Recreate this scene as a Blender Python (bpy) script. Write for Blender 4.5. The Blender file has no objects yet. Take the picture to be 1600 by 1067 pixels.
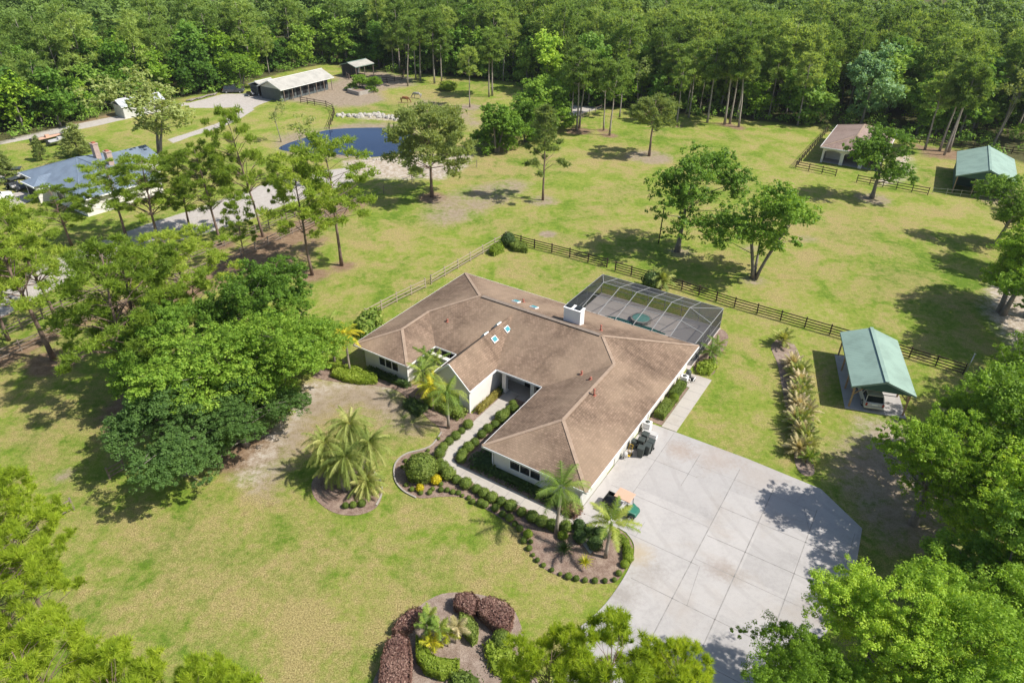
import bpy, math, random
import numpy as np
from mathutils import Vector, Matrix

SC = bpy.context.scene
COL = SC.collection
R = math.radians

# ------------------------------------------------------------------ camera
CAM_H, CAM_F, CAM_P, CAM_R = 40.0, 1075.0, R(32.5), R(0.8)
cam_d = bpy.data.cameras.new("camera")
cam = bpy.data.objects.new("camera", cam_d)
COL.objects.link(cam)
cam_d.sensor_width = 36.0
cam_d.lens = CAM_F / 1600.0 * 36.0
cam_d.clip_start = 0.5
cam_d.clip_end = 6000.0
cam.matrix_world = Matrix.Translation((0, 0, CAM_H)) @ Matrix.Rotation(math.pi / 2 - CAM_P, 4, 'X') @ Matrix.Rotation(CAM_R, 4, 'Z')
SC.camera = cam

# ------------------------------------------------------------------ world and sun
SUN_AZ, SUN_EL = R(-13.0), R(50.0)          # towards the sun, from +X counter-clockwise
W = bpy.data.worlds.new("World")
SC.world = W
W.use_nodes = True
wn = W.node_tree
wn.nodes.clear()
sky = wn.nodes.new('ShaderNodeTexSky')
sky.sky_type = 'NISHITA'
sky.sun_disc = False
sky.sun_elevation = SUN_EL
sky.sun_rotation = math.pi / 2 - SUN_AZ
sky.air_density = 1.0
sky.dust_density = 1.2
wb = wn.nodes.new('ShaderNodeBackground')
wb.inputs['Strength'].default_value = 0.11
wo = wn.nodes.new('ShaderNodeOutputWorld')
wn.links.new(sky.outputs[0], wb.inputs[0])
wn.links.new(wb.outputs[0], wo.inputs[0])
sd = bpy.data.lights.new("sun", 'SUN')
sd.energy = 4.9
sd.angle = R(0.55)
sd.color = (1.0, 0.955, 0.88)
so = bpy.data.objects.new("sun", sd)
COL.objects.link(so)
so.location = (60, -20, 80)
dv = Vector((math.cos(SUN_EL) * math.cos(SUN_AZ), math.cos(SUN_EL) * math.sin(SUN_AZ), math.sin(SUN_EL)))
so.rotation_euler = dv.to_track_quat('Z', 'Y').to_euler()
SC.view_settings.view_transform = 'Standard'
SC.view_settings.look = 'None'
SC.view_settings.exposure = 0.44
SC.view_settings.gamma = 1.0
SC.view_settings.use_curve_mapping = False
SC.cycles.use_denoising = True
SC.cycles.max_bounces = 6
SC.cycles.transparent_max_bounces = 12
SC.cycles.transmission_bounces = 3
SC.cycles.glossy_bounces = 2
SC.cycles.diffuse_bounces = 3

# ------------------------------------------------------------------ survey helpers
def at(px, py, z=0.0):
    """ground position (metres) surveyed from the aerial photo"""
    u = (px - 800) / CAM_F
    v = -(py - 533.5) / CAM_F
    a = u * math.cos(CAM_R) - v * math.sin(CAM_R)
    b = u * math.sin(CAM_R) + v * math.cos(CAM_R)
    dy = math.cos(CAM_P) + b * math.sin(CAM_P)
    dz = -math.sin(CAM_P) + b * math.cos(CAM_P)
    t = (z - CAM_H) / dz
    return (a * t, dy * t)

def ats(l, z=0.0):
    return [at(p[0], p[1], z) for p in l]

HT = R(-32.3)
HO = at(727, 426, 2.7)
def hw(s, t):
    return (HO[0] + s * math.cos(HT) - t * math.sin(HT), HO[1] + s * math.sin(HT) + t * math.cos(HT))

def smooth_poly(p, n=5, closed=True):
    out = []
    N = len(p)
    rng_ = range(N) if closed else range(N - 1)
    for i in rng_:
        if closed:
            p0, p1, p2, p3 = p[(i - 1) % N], p[i], p[(i + 1) % N], p[(i + 2) % N]
        else:
            p0, p1, p2, p3 = p[max(i - 1, 0)], p[i], p[i + 1], p[min(i + 2, N - 1)]
        for k in range(n):
            t = k / n
            out.append(tuple(0.5 * ((2 * p1[j]) + (-p0[j] + p2[j]) * t + (2 * p0[j] - 5 * p1[j] + 4 * p2[j] - p3[j]) * t * t + (-p0[j] + 3 * p1[j] - 3 * p2[j] + p3[j]) * t ** 3) for j in (0, 1)))
    if not closed:
        out.append(tuple(p[-1]))
    return out

# ------------------------------------------------------------------ tagging
def tag(o, label=None, cat=None, group=None, kind=None):
    if label: o['label'] = label
    if cat: o['category'] = cat
    if group: o['group'] = group
    if kind: o['kind'] = kind
    return o

def thing(name, label, cat, loc=(0, 0, 0), rz=0.0, group=None):
    o = bpy.data.objects.new(name, None)
    o.empty_display_size = 0.5
    COL.objects.link(o)
    o.location = loc if len(loc) == 3 else (loc[0], loc[1], 0)
    o.rotation_euler = (0, 0, rz)
    return tag(o, label, cat, group)

CH = {}
def reg(o, parent):
    if parent is not None:
        o.parent = parent
        CH.setdefault(parent.name, []).append(o)

def copy_tree(o, parent=None):
    c = o.copy()
    COL.objects.link(c)
    if parent is not None:
        reg(c, parent)
    for ch in CH.get(o.name, []):
        copy_tree(ch, c)
    return c

# ------------------------------------------------------------------ mesh builder
class MB:
    def __init__(s):
        s.v = []; s.f = []; s.m = []; s.sm = []
    def add(s, vs, fs, mi=0, smooth=False):
        b = len(s.v)
        s.v.extend([tuple(v) for v in vs])
        for f in fs:
            s.f.append(tuple(b + i for i in f)); s.m.append(mi); s.sm.append(smooth)
        return s
    def box(s, c, d, rz=0.0, mi=0, M=None):
        x, y, z = d[0] / 2, d[1] / 2, d[2] / 2
        ca, sa = math.cos(rz), math.sin(rz)
        vs = []
        for a, b, e in ((-x, -y, -z), (x, -y, -z), (x, y, -z), (-x, y, -z), (-x, -y, z), (x, -y, z), (x, y, z), (-x, y, z)):
            vs.append((c[0] + a * ca - b * sa, c[1] + a * sa + b * ca, c[2] + e))
        return s.add(vs, [(3, 2, 1, 0), (4, 5, 6, 7), (0, 1, 5, 4), (1, 2, 6, 5), (2, 3, 7, 6), (3, 0, 4, 7)], mi)
    def beam(s, p0, p1, w, h, mi=0):
        p0, p1 = Vector(p0), Vector(p1)
        d = (p1 - p0).normalized()
        up = Vector((0, 0, 1)) if abs(d.z) < 0.95 else Vector((1, 0, 0))
        a = d.cross(up).normalized() * (w / 2)
        b = a.cross(d).normalized() * (h / 2)
        vs = [p0 - a - b, p0 + a - b, p0 + a + b, p0 - a + b, p1 - a - b, p1 + a - b, p1 + a + b, p1 - a + b]
        return s.add(vs, [(0, 1, 2, 3), (7, 6, 5, 4), (0, 4, 5, 1), (1, 5, 6, 2), (2, 6, 7, 3), (3, 7, 4, 0)], mi)
    def tube(s, pts, rad, n=6, mi=0, cap=True):
        pts = [Vector(p) for p in pts]
        vs = []
        for i, p in enumerate(pts):
            d = (pts[min(i + 1, len(pts) - 1)] - pts[max(i - 1, 0)])
            d = d.normalized() if d.length > 1e-6 else Vector((0, 0, 1))
            up = Vector((1, 0, 0)) if abs(d.x) < 0.8 else Vector((0, 1, 0))
            a = d.cross(up).normalized(); b = d.cross(a).normalized()
            r = rad[i] if hasattr(rad, '__len__') else rad
            for k in range(n):
                t = 2 * math.pi * k / n
                vs.append(p + a * (r * math.cos(t)) + b * (r * math.sin(t)))
        fs = []
        for i in range(len(pts) - 1):
            for k in range(n):
                k2 = (k + 1) % n
                fs.append((i * n + k, (i + 1) * n + k, (i + 1) * n + k2, i * n + k2))
        if cap:
            fs.append(tuple(range(n)))
            fs.append(tuple((len(pts) - 1) * n + k for k in reversed(range(n))))
        return s.add(vs, fs, mi, True)
    def prism(s, poly, z0, z1, mi=0, bottom=True, top=True):
        n = len(poly)
        ar = sum(poly[i][0] * poly[(i + 1) % n][1] - poly[(i + 1) % n][0] * poly[i][1] for i in range(n))
        if ar < 0: poly = list(reversed(poly))
        vs = [(p[0], p[1], z0) for p in poly] + [(p[0], p[1], z1) for p in poly]
        fs = [(i, (i + 1) % n, n + (i + 1) % n, n + i) for i in range(n)]
        if top: fs.append(tuple(range(n, 2 * n)))
        if bottom: fs.append(tuple(reversed(range(n))))
        return s.add(vs, fs, mi)
    def face(s, vs, mi=0, up=True):
        vs = [Vector(v) for v in vs]
        nrm = Vector((0, 0, 0))
        for i in range(len(vs)):
            a, b = vs[i], vs[(i + 1) % len(vs)]
            nrm += Vector(((a.y - b.y) * (a.z + b.z), (a.z - b.z) * (a.x + b.x), (a.x - b.x) * (a.y + b.y)))
        if up and nrm.z < 0: vs.reverse()
        return s.add(vs, [tuple(range(len(vs)))], mi)
    def ball(s, c, r, n=8, m=6, mi=0):
        rx, ry, rz = r if hasattr(r, '__len__') else (r, r, r)
        vs = []; fs = []
        for j in range(1, m):
            ph = math.pi * j / m
            for k in range(n):
                t = 2 * math.pi * k / n
                vs.append((c[0] + rx * math.sin(ph) * math.cos(t), c[1] + ry * math.sin(ph) * math.sin(t), c[2] + rz * math.cos(ph)))
        for j in range(m - 2):
            for k in range(n):
                k2 = (k + 1) % n
                fs.append((j * n + k, (j + 1) * n + k, (j + 1) * n + k2, j * n + k2))
        T = len(vs); vs += [(c[0], c[1], c[2] + rz), (c[0], c[1], c[2] - rz)]
        for k in range(n):
            k2 = (k + 1) % n
            fs.append((T, k, k2)); fs.append((T + 1, (m - 2) * n + k2, (m - 2) * n + k))
        return s.add(vs, fs, mi, True)
    def build(s, name, mats, parent=None, bevel=0.0):
        me = bpy.data.meshes.new(name)
        me.from_pydata([tuple(v) for v in s.v], [], s.f)
        if not isinstance(mats, (list, tuple)): mats = [mats]
        for m in mats: me.materials.append(m)
        me.polygons.foreach_set('material_index', s.m)
        me.polygons.foreach_set('use_smooth', s.sm)
        uv = me.uv_layers.new(name='uv')
        co = [Vector(v) for v in s.v]
        k = 0
        buf = np.zeros(len(me.loops) * 2)
        for p in me.polygons:
            n = p.normal
            u = Vector((0, 0, 1)).cross(n)
            u = u.normalized() if u.length > 0.02 else Vector((1, 0, 0))
            w = n.cross(u)
            for li in p.loop_indices:
                c = co[me.loops[li].vertex_index]
                buf[2 * li] = c.dot(u); buf[2 * li + 1] = c.dot(w)
        uv.data.foreach_set('uv', buf)
        me.update()
        o = bpy.data.objects.new(name, me)
        COL.objects.link(o)
        reg(o, parent)
        if bevel:
            b = o.modifiers.new('bevel', 'BEVEL'); b.width = bevel; b.segments = 2; b.limit_method = 'ANGLE'
        return o

def fast_mesh(name, P, tint, mat, extra=None):
    """P (n,k,3) separate polygons; tint (n,) value stored per vertex"""
    n, k, _ = P.shape
    me = bpy.data.meshes.new(name)
    me.vertices.add(n * k)
    me.vertices.foreach_set('co', P.reshape(-1).astype(np.float32))
    me.loops.add(n * k)
    me.loops.foreach_set('vertex_index', np.arange(n * k, dtype=np.int32))
    me.polygons.add(n)
    me.polygons.foreach_set('loop_start', np.arange(n, dtype=np.int32) * k)
    me.polygons.foreach_set('loop_total', np.full(n, k, dtype=np.int32))
    at_ = me.attributes.new('tint', 'FLOAT', 'POINT')
    at_.data.foreach_set('value', np.repeat(tint, k).astype(np.float32))
    me.materials.append(mat)
    me.update(calc_edges=True)
    return me

# ------------------------------------------------------------------ materials
def newmat(name):
    m = bpy.data.materials.new(name)
    m.use_nodes = True
    nt = m.node_tree
    nt.nodes.clear()
    out = nt.nodes.new('ShaderNodeOutputMaterial')
    return m, nt, out

def N(nt, typ, **kw):
    n = nt.nodes.new(typ)
    for k, v in kw.items():
        if k.startswith('i_'):
            key = k[2:]
            key = int(key) if key.isdigit() else key.replace('_', ' ')
            n.inputs[key].default_value = v
        else:
            setattr(n, k, v)
    return n

def L(nt, a, b): nt.links.new(a, b)

def ramp(nt, fac, cols):
    r = N(nt, 'ShaderNodeValToRGB')
    e = r.color_ramp.elements
    while len(e) < len(cols): e.new(0.5)
    for i, (p, c) in enumerate(cols):
        e[i].position = p
        e[i].color = (c[0], c[1], c[2], 1) if hasattr(c, '__len__') else (c, c, c, 1)
    L(nt, fac, r.inputs[0])
    return r.outputs[0]

def noise(nt, vec, scale, detail=4, rough=0.6, dist=0.0):
    n = N(nt, 'ShaderNodeTexNoise')
    n.inputs['Scale'].default_value = scale
    n.inputs['Detail'].default_value = detail
    n.inputs['Roughness'].default_value = rough
    n.inputs['Distortion'].default_value = dist
    if vec is not None: L(nt, vec, n.inputs['Vector'])
    return n.outputs['Fac']

def mixc(nt, fac, a, b, blend='MIX'):
    m = N(nt, 'ShaderNodeMix', data_type='RGBA', blend_type=blend)
    for sock, v in ((m.inputs[0], fac), (m.inputs[6], a), (m.inputs[7], b)):
        if isinstance(v, (int, float)): sock.default_value = v
        elif isinstance(v, tuple): sock.default_value = (v[0], v[1], v[2], 1)
        else: L(nt, v, sock)
    return m.outputs[2]

def mth(nt, op, a, b=None, c=None, clamp=False):
    m = N(nt, 'ShaderNodeMath', operation=op, use_clamp=clamp)
    for i, v in enumerate((a, b, c)):
        if v is None: continue
        if isinstance(v, (int, float)): m.inputs[i].default_value = v
        else: L(nt, v, m.inputs[i])
    return m.outputs[0]

def bsdf(nt, out, col, rough=0.8, spec=0.3, metal=0.0, bump=None, bs=0.3, bd=0.05):
    b = N(nt, 'ShaderNodeBsdfPrincipled')
    if isinstance(col, tuple): b.inputs['Base Color'].default_value = (*col, 1)
    else: L(nt, col, b.inputs['Base Color'])
    if isinstance(rough, (int, float)): b.inputs['Roughness'].default_value = rough
    else: L(nt, rough, b.inputs['Roughness'])
    b.inputs['Specular IOR Level'].default_value = spec
    b.inputs['Metallic'].default_value = metal
    if bump is not None:
        bn = N(nt, 'ShaderNodeBump')
        bn.inputs['Strength'].default_value = bs
        bn.inputs['Distance'].default_value = bd
        L(nt, bump, bn.inputs['Height'])
        L(nt, bn.outputs[0], b.inputs['Normal'])
    L(nt, b.outputs[0], out.inputs['Surface'])
    return b

def pos(nt): return N(nt, 'ShaderNodeNewGeometry').outputs['Position']
def objco(nt): return N(nt, 'ShaderNodeTexCoord').outputs['Object']

def plain(name, col, rough=0.7, var=0.15, scale=3.0, spec=0.3, metal=0.0, bs=0.15):
    m, nt, out = newmat(name)
    p = objco(nt)
    n1 = noise(nt, p, scale, 5, 0.65)
    n2 = noise(nt, p, scale * 9, 3, 0.6)
    a = tuple(max(0, c * (1 - var * 1.6)) for c in col)
    b = tuple(min(1, c * (1 + var * 1.1)) for c in col)
    f = mth(nt, 'MULTIPLY_ADD', n2, 0.35, mth(nt, 'MULTIPLY', n1, 0.65))
    c = ramp(nt, f, [(0.3, a), (0.52, col), (0.75, b)])
    bsdf(nt, out, c, rough, spec, metal, f, bs, 0.02)
    return m

def leafmat(name, dark, mid, light, trans=0.3, rough=0.55, objvar=0.35, spec=0.25):
    m, nt, out = newmat(name)
    t = N(nt, 'ShaderNodeAttribute', attribute_name='tint').outputs['Fac']
    oi = N(nt, 'ShaderNodeObjectInfo').outputs['Random']
    f = mth(nt, 'ADD', mth(nt, 'MULTIPLY', t, 1 - objvar), mth(nt, 'MULTIPLY', oi, objvar))
    c = ramp(nt, f, [(0.08, dark), (0.5, mid), (0.95, light)])
    b = N(nt, 'ShaderNodeBsdfPrincipled')
    L(nt, c, b.inputs['Base Color'])
    b.inputs['Roughness'].default_value = rough
    b.inputs['Specular IOR Level'].default_value = spec
    tr = N(nt, 'ShaderNodeBsdfTranslucent')
    c2 = mixc(nt, 1.0, c, (1.25, 1.15, 0.55), 'MULTIPLY')
    L(nt, c2, tr.inputs['Color'])
    mx = N(nt, 'ShaderNodeMixShader')
    mx.inputs[0].default_value = trans
    L(nt, b.outputs[0], mx.inputs[1]); L(nt, tr.outputs[0], mx.inputs[2])
    L(nt, mx.outputs[0], out.inputs['Surface'])
    return m

M = {}
# --- ground: one sheet whose patches of lawn, straw, sand, gravel and forest floor are surveyed attributes
def ground_mat():
    m, nt, out = newmat('ground')
    p = pos(nt)
    nb = noise(nt, p, 0.045, 5, 0.6)
    nm = noise(nt, p, 0.22, 6, 0.65, 0.6)
    ns = noise(nt, p, 1.3, 6, 0.75)
    nf = noise(nt, p, 10.0, 4, 0.85)
    nff = noise(nt, p, 24.0, 3, 0.8)
    def A(n): return N(nt, 'ShaderNodeAttribute', attribute_name=n).outputs['Fac']
    g = ramp(nt, mth(nt, 'MULTIPLY_ADD', ns, 0.32, mth(nt, 'MULTIPLY_ADD', nb, 0.33, mth(nt, 'MULTIPLY', nm, 0.35))),
             [(0.41, (0.105, 0.172, 0.018)), (0.47, (0.168, 0.230, 0.030)), (0.525, (0.235, 0.262, 0.052)), (0.585, (0.310, 0.285, 0.098))])
    dr = ramp(nt, nf, [(0.34, (0.170, 0.120, 0.050)), (0.5, (0.300, 0.240, 0.095)), (0.66, (0.43, 0.355, 0.175))])
    dfac = mth(nt, 'MULTIPLY_ADD', A('dry'), 0.85, mth(nt, 'MULTIPLY_ADD', noise(nt, p, 0.13, 5, 0.65, 0.8), 2.6, mth(nt, 'MULTIPLY_ADD', nm, 2.6, mth(nt, 'MULTIPLY_ADD', ns, 2.2, -3.50))), clamp=True)
    c = mixc(nt, mth(nt, 'MULTIPLY', dfac, 0.92), g, dr)
    # small scratched brown spots in the dry turf
    vo = N(nt, 'ShaderNodeTexVoronoi'); vo.inputs['Scale'].default_value = 0.75; vo.inputs['Randomness'].default_value = 1.0
    wv = N(nt, 'ShaderNodeVectorMath', operation='ADD'); L(nt, p, wv.inputs[0])
    wn_ = N(nt, 'ShaderNodeTexNoise'); wn_.inputs['Scale'].default_value = 2.0; L(nt, p, wn_.inputs['Vector'])
    L(nt, wn_.outputs['Color'], wv.inputs[1]); L(nt, wv.outputs[0], vo.inputs['Vector'])
    sp_ = ramp(nt, vo.outputs['Distance'], [(0.10, 1.0), (0.24, 0.0)])
    c = mixc(nt, mth(nt, 'MULTIPLY', mth(nt, 'MULTIPLY', sp_, ramp(nt, nm, [(0.47, 0.0), (0.60, 0.75)])), mth(nt, 'MULTIPLY_ADD', A('dry'), 0.9, 0.15), clamp=True), c, (0.17, 0.115, 0.05))
    # individual tufts: light and dark flecks
    fl = mth(nt, 'MULTIPLY_ADD', nff, 0.25, mth(nt, 'MULTIPLY_ADD', nf, 0.50, mth(nt, 'MULTIPLY', noise(nt, p, 3.1, 5, 0.75), 0.25)))
    flc = ramp(nt, fl, [(0.38, 0.52), (0.49, 0.98), (0.60, 1.42)])
    c = mixc(nt, 1.0, c, flc, 'MULTIPLY')
    def layer(c, name, col, w=0.9, sh=0.25):
        wob = mth(nt, 'MULTIPLY_ADD', nm, w, mth(nt, 'MULTIPLY_ADD', ns, w * 0.8, -w * 0.9))
        f = mth(nt, 'ADD', A(name), wob)
        f = N(nt, 'ShaderNodeMapRange', interpolation_type='SMOOTHSTEP')
        L(nt, mth(nt, 'ADD', A(name), mth(nt, 'MULTIPLY', wob, mth(nt, 'MULTIPLY', A(name), 2.0, clamp=True))), f.inputs[0])
        f.inputs[1].default_value = 0.5 - sh; f.inputs[2].default_value = 0.5 + sh
        return mixc(nt, f.outputs[0], c, col)
    straw = ramp(nt, mth(nt, 'MULTIPLY_ADD', nf, 0.5, mth(nt, 'MULTIPLY', ns, 0.5)), [(0.36, (0.11, 0.070, 0.04)), (0.5, (0.235, 0.155, 0.095)), (0.64, (0.35, 0.26, 0.17))])
    c = layer(c, 'straw', straw)
    sand = ramp(nt, mth(nt, 'MULTIPLY_ADD', ns, 0.6, mth(nt, 'MULTIPLY', nf, 0.4)), [(0.3, (0.17, 0.125, 0.075)), (0.47, (0.36, 0.29, 0.21)), (0.60, (0.58, 0.53, 0.47))])
    c = layer(c, 'sand', sand, 1.1, 0.32)
    dirt = ramp(nt, mth(nt, 'MULTIPLY_ADD', ns, 0.5, mth(nt, 'MULTIPLY', nf, 0.5)), [(0.36, (0.17, 0.125, 0.075)), (0.5, (0.29, 0.23, 0.165)), (0.62, (0.38, 0.31, 0.235))])
    c = layer(c, 'dirt', dirt, 1.3, 0.40)
    gravel = ramp(nt, mth(nt, 'MULTIPLY_ADD', ns, 0.5, mth(nt, 'MULTIPLY', nf, 0.5)), [(0.28, (0.30, 0.265, 0.225)), (0.5, (0.43, 0.39, 0.35)), (0.7, (0.53, 0.495, 0.46))])
    c = layer(c, 'gravel', gravel, 0.35, 0.15)
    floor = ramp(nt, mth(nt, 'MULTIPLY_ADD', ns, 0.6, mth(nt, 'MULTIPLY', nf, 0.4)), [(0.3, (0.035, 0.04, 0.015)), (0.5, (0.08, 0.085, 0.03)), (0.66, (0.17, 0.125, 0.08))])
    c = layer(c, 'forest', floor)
    hb = mth(nt, 'ADD', mth(nt, 'MULTIPLY', nff, 0.5), mth(nt, 'MULTIPLY', nf, 1.0))
    bsdf(nt, out, c, 0.95, 0.1, 0, hb, 0.7, 0.12)
    return m
M['ground'] = ground_mat()

def concrete(name, base, stain=(0.30, 0.24, 0.19), spots=(), slabs=False):
    m, nt, out = newmat(name)
    p = pos(nt)
    a = noise(nt, p, 0.35, 5, 0.6, 0.4); b = noise(nt, p, 3.5, 6, 0.7); f = noise(nt, p, 40, 2, 0.6)
    c = ramp(nt, mth(nt, 'MULTIPLY_ADD', b, 0.4, mth(nt, 'MULTIPLY', a, 0.6)), [(0.3, tuple(x * 0.80 for x in base)), (0.5, base), (0.7, tuple(x * 1.08 for x in base))])
    # rusty tyre and leaf stains
    s = noise(nt, p, 0.16, 4, 0.55, 0.8)
    sf = ramp(nt, s, [(0.54, 0.0), (0.70, 0.45)])
    c = mixc(nt, sf, c, stain)
    c = mixc(nt, 1.0, c, ramp(nt, f, [(0.3, 0.92), (0.7, 1.06)]), 'MULTIPLY')
    if slabs:
        mp = N(nt, 'ShaderNodeMapping', vector_type='POINT'); mp.inputs['Rotation'].default_value = (0, 0, -HT)
        sh = N(nt, 'ShaderNodeVectorMath', operation='SUBTRACT'); L(nt, p, sh.inputs[0]); sh.inputs[1].default_value = (*hw(31.05, -15.33), 0)
        L(nt, sh.outputs[0], mp.inputs[0])
        br = N(nt, 'ShaderNodeTexBrick', offset=0.0)
        for k_, v_ in (('Scale', 1.0), ('Mortar Size', 0.0), ('Brick Width', 3.2), ('Row Height', 3.9), ('Bias', 0.0)): br.inputs[k_].default_value = v_
        br.inputs['Color1'].default_value = (0.93, 0.925, 0.92, 1); br.inputs['Color2'].default_value = (1.05, 1.04, 1.03, 1)
        L(nt, mp.outputs[0], br.inputs['Vector'])
        c = mixc(nt, 1.0, c, br.outputs['Color'], 'MULTIPLY')
        # faint curved tyre tracks
        wv = N(nt, 'ShaderNodeTexWave', wave_type='RINGS', rings_direction='Z'); wv.inputs['Scale'].default_value = 0.16; wv.inputs['Distortion'].default_value = 1.5; wv.inputs['Detail'].default_value = 3; wv.inputs['Detail Scale'].default_value = 0.6
        s2 = N(nt, 'ShaderNodeVectorMath', operation='SUBTRACT'); L(nt, p, s2.inputs[0]); s2.inputs[1].default_value = (*at(1420, 720), 0); L(nt, s2.outputs[0], wv.inputs['Vector'])
        tf = mth(nt, 'MULTIPLY', ramp(nt, wv.outputs['Fac'], [(0.86, 0.0), (0.95, 0.14)]), ramp(nt, a, [(0.42, 0.0), (0.6, 1.0)]))
        c = mixc(nt, tf, c, (0.17, 0.155, 0.14))
    for (px_, py_, rr_, col_, am_) in spots:
        vm = N(nt, 'ShaderNodeVectorMath', operation='DISTANCE'); L(nt, p, vm.inputs[0]); vm.inputs[1].default_value = (*at(px_, py_), 0.05)
        d_ = mth(nt, 'ADD', mth(nt, 'DIVIDE', vm.outputs['Value'], rr_), mth(nt, 'MULTIPLY_ADD', b, 1.2, mth(nt, 'MULTIPLY_ADD', a, 1.2, -1.2)))
        c = mixc(nt, ramp(nt, d_, [(0.15, am_), (1.0, 0.0)]), c, col_)
    bsdf(nt, out, c, 0.85, 0.25, 0, b, 0.15, 0.02)
    return m
M['concrete'] = concrete('concrete', (0.395, 0.376, 0.362), (0.31, 0.255, 0.20), slabs=True, spots=((1062, 706, 1.6, (0.27, 0.17, 0.10), .40), (1120, 716, 2.4, (0.33, 0.25, 0.19), .4), (1125, 888, 1.3, (0.24, 0.17, 0.12), .32), (1150, 902, 1.2, (0.25, 0.20, 0.15), .4), (1012, 900, 1.7, (0.20, 0.165, 0.13), .35), (993, 862, 1.6, (0.40, 0.31, 0.19), .6), (975, 930, 1.5, (0.20, 0.17, 0.14), .45), (1218, 820, .9, (0.26, 0.25, 0.25), .5), (1185, 745, 2.6, (0.36, 0.30, 0.25), .35), (960, 800, 1.0, (0.2, 0.18, 0.16), .3)))
M['walk'] = concrete('walk_concrete', (0.42, 0.385, 0.34))
M['deck'] = concrete('deck_concrete', (0.47, 0.42, 0.38), (0.40, 0.33, 0.28))
M['joint'] = plain('joint', (0.275, 0.26, 0.245), 0.9, 0.3, 2.0)

def mulch_mat(name, c0, c1, c2):
    m, nt, out = newmat(name)
    p = pos(nt)
    a = noise(nt, p, 14, 5, 0.85); b = noise(nt, p, 1.6, 4, 0.6)
    v = N(nt, 'ShaderNodeTexVoronoi'); v.inputs['Scale'].default_value = 22
    L(nt, p, v.inputs['Vector'])
    f = mth(nt, 'MULTIPLY_ADD', a, 0.6, mth(nt, 'MULTIPLY_ADD', b, 0.35, mth(nt, 'MULTIPLY', v.outputs['Distance'], 0.15)))
    c = ramp(nt, f, [(0.38, c0), (0.52, c1), (0.68, c2)])
    bsdf(nt, out, c, 0.95, 0.1, 0, a, 0.7, 0.06)
    return m
M['mulch'] = mulch_mat('mulch', (0.075, 0.045, 0.035), (0.20, 0.135, 0.105), (0.36, 0.28, 0.22))
M['mulch_pale'] = mulch_mat('mulch_pale', (0.11, 0.075, 0.055), (0.23, 0.17, 0.135), (0.37, 0.30, 0.25))

def shingle_mat(name, c0, c1, c2, pale):
    m, nt, out = newmat(name)
    uv = N(nt, 'ShaderNodeUVMap', uv_map='uv').outputs[0]
    br = N(nt, 'ShaderNodeTexBrick', offset=0.5, squash=1.0)
    br.inputs['Scale'].default_value = 1.0
    br.inputs['Mortar Size'].default_value = 0.018
    br.inputs['Mortar Smooth'].default_value = 0.3
    br.inputs['Bias'].default_value = -0.1
    br.inputs['Brick Width'].default_value = 0.30
    br.inputs['Row Height'].default_value = 0.21
    br.inputs['Color1'].default_value = (*c1, 1)
    br.inputs['Color2'].default_value = (*c2, 1)
    br.inputs['Mortar'].default_value = (*c0, 1)
    L(nt, uv, br.inputs['Vector'])
    big = noise(nt, uv, 0.35, 5, 0.65, 0.5)
    # vertical weathering streaks running down the slope
    mp = N(nt, 'ShaderNodeMapping'); mp.inputs['Scale'].default_value = (1.6, 0.22, 1)
    L(nt, uv, mp.inputs[0])
    st = noise(nt, mp.outputs[0], 1.0, 5, 0.7)
    c = mixc(nt, 1.0, br.outputs['Color'], ramp(nt, mth(nt, 'MULTIPLY_ADD', st, 0.5, mth(nt, 'MULTIPLY', big, 0.5)), [(0.34, 0.58), (0.5, 1.0), (0.66, 1.34)]), 'MULTIPLY')
    fine = noise(nt, uv, 16, 3, 0.8)
    c = mixc(nt, 1.0, c, ramp(nt, fine, [(0.3, 0.74), (0.7, 1.24)]), 'MULTIPLY')
    c = mixc(nt, ramp(nt, noise(nt, uv, 0.12, 3, 0.5), [(0.45, 0.0), (0.62, 0.55)]), c, pale)
    bsdf(nt, out, c, 0.95, 0.12, 0, br.outputs['Fac'], -0.6, 0.03)
    return m
M['shingle'] = shingle_mat('shingle', (0.120, 0.085, 0.062), (0.172, 0.119, 0.083), (0.250, 0.174, 0.124), (0.335, 0.245, 0.170))
M['shingle_cap'] = plain('shingle_cap', (0.335, 0.245, 0.178), 0.95, 0.2, 2.5)
M['shingle_barn'] = shingle_mat('shingle_barn', (0.13, 0.09, 0.07), (0.26, 0.185, 0.155), (0.31, 0.23, 0.19), (0.33, 0.25, 0.21))

def metalroof(name, col, rib=0.4, rough=0.45, axis=0, dirt=0.25):
    m, nt, out = newmat(name)
    uv = N(nt, 'ShaderNodeUVMap', uv_map='uv').outputs[0]
    sp = N(nt, 'ShaderNodeSeparateXYZ'); L(nt, uv, sp.inputs[0])
    fr = mth(nt, 'FRACT', mth(nt, 'DIVIDE', sp.outputs[axis], rib))
    tri = mth(nt, 'ABSOLUTE', mth(nt, 'SUBTRACT', fr, 0.5))
    ridge = ramp(nt, tri, [(0.0, 1.0), (0.10, 0.75), (0.16, 0.0)])
    n1 = noise(nt, uv, 0.5, 5, 0.6)
    c = ramp(nt, n1, [(0.3, tuple(x * (1 - dirt) for x in col)), (0.55, col), (0.8, tuple(min(0.9, x * 1.08) for x in col))])
    bsdf(nt, out, c, rough, 0.4, 0.0, ridge, 0.8, 0.03)
    return m
M['roof_green'] = metalroof('roof_green', (0.250, 0.355, 0.295), 0.30, 0.65)
M['roof_white'] = metalroof('roof_white', (0.42, 0.40, 0.35), 0.45, 0.55)
M['roof_blue'] = metalroof('roof_blue', (0.17, 0.215, 0.275), 0.42, 0.6)
M['roof_greenhouse'] = metalroof('roof_pale', (0.55, 0.58, 0.60), 0.6, 0.5)
M['stucco'] = plain('stucco', (0.70, 0.66, 0.61), 0.9, 0.05, 1.2)
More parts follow.
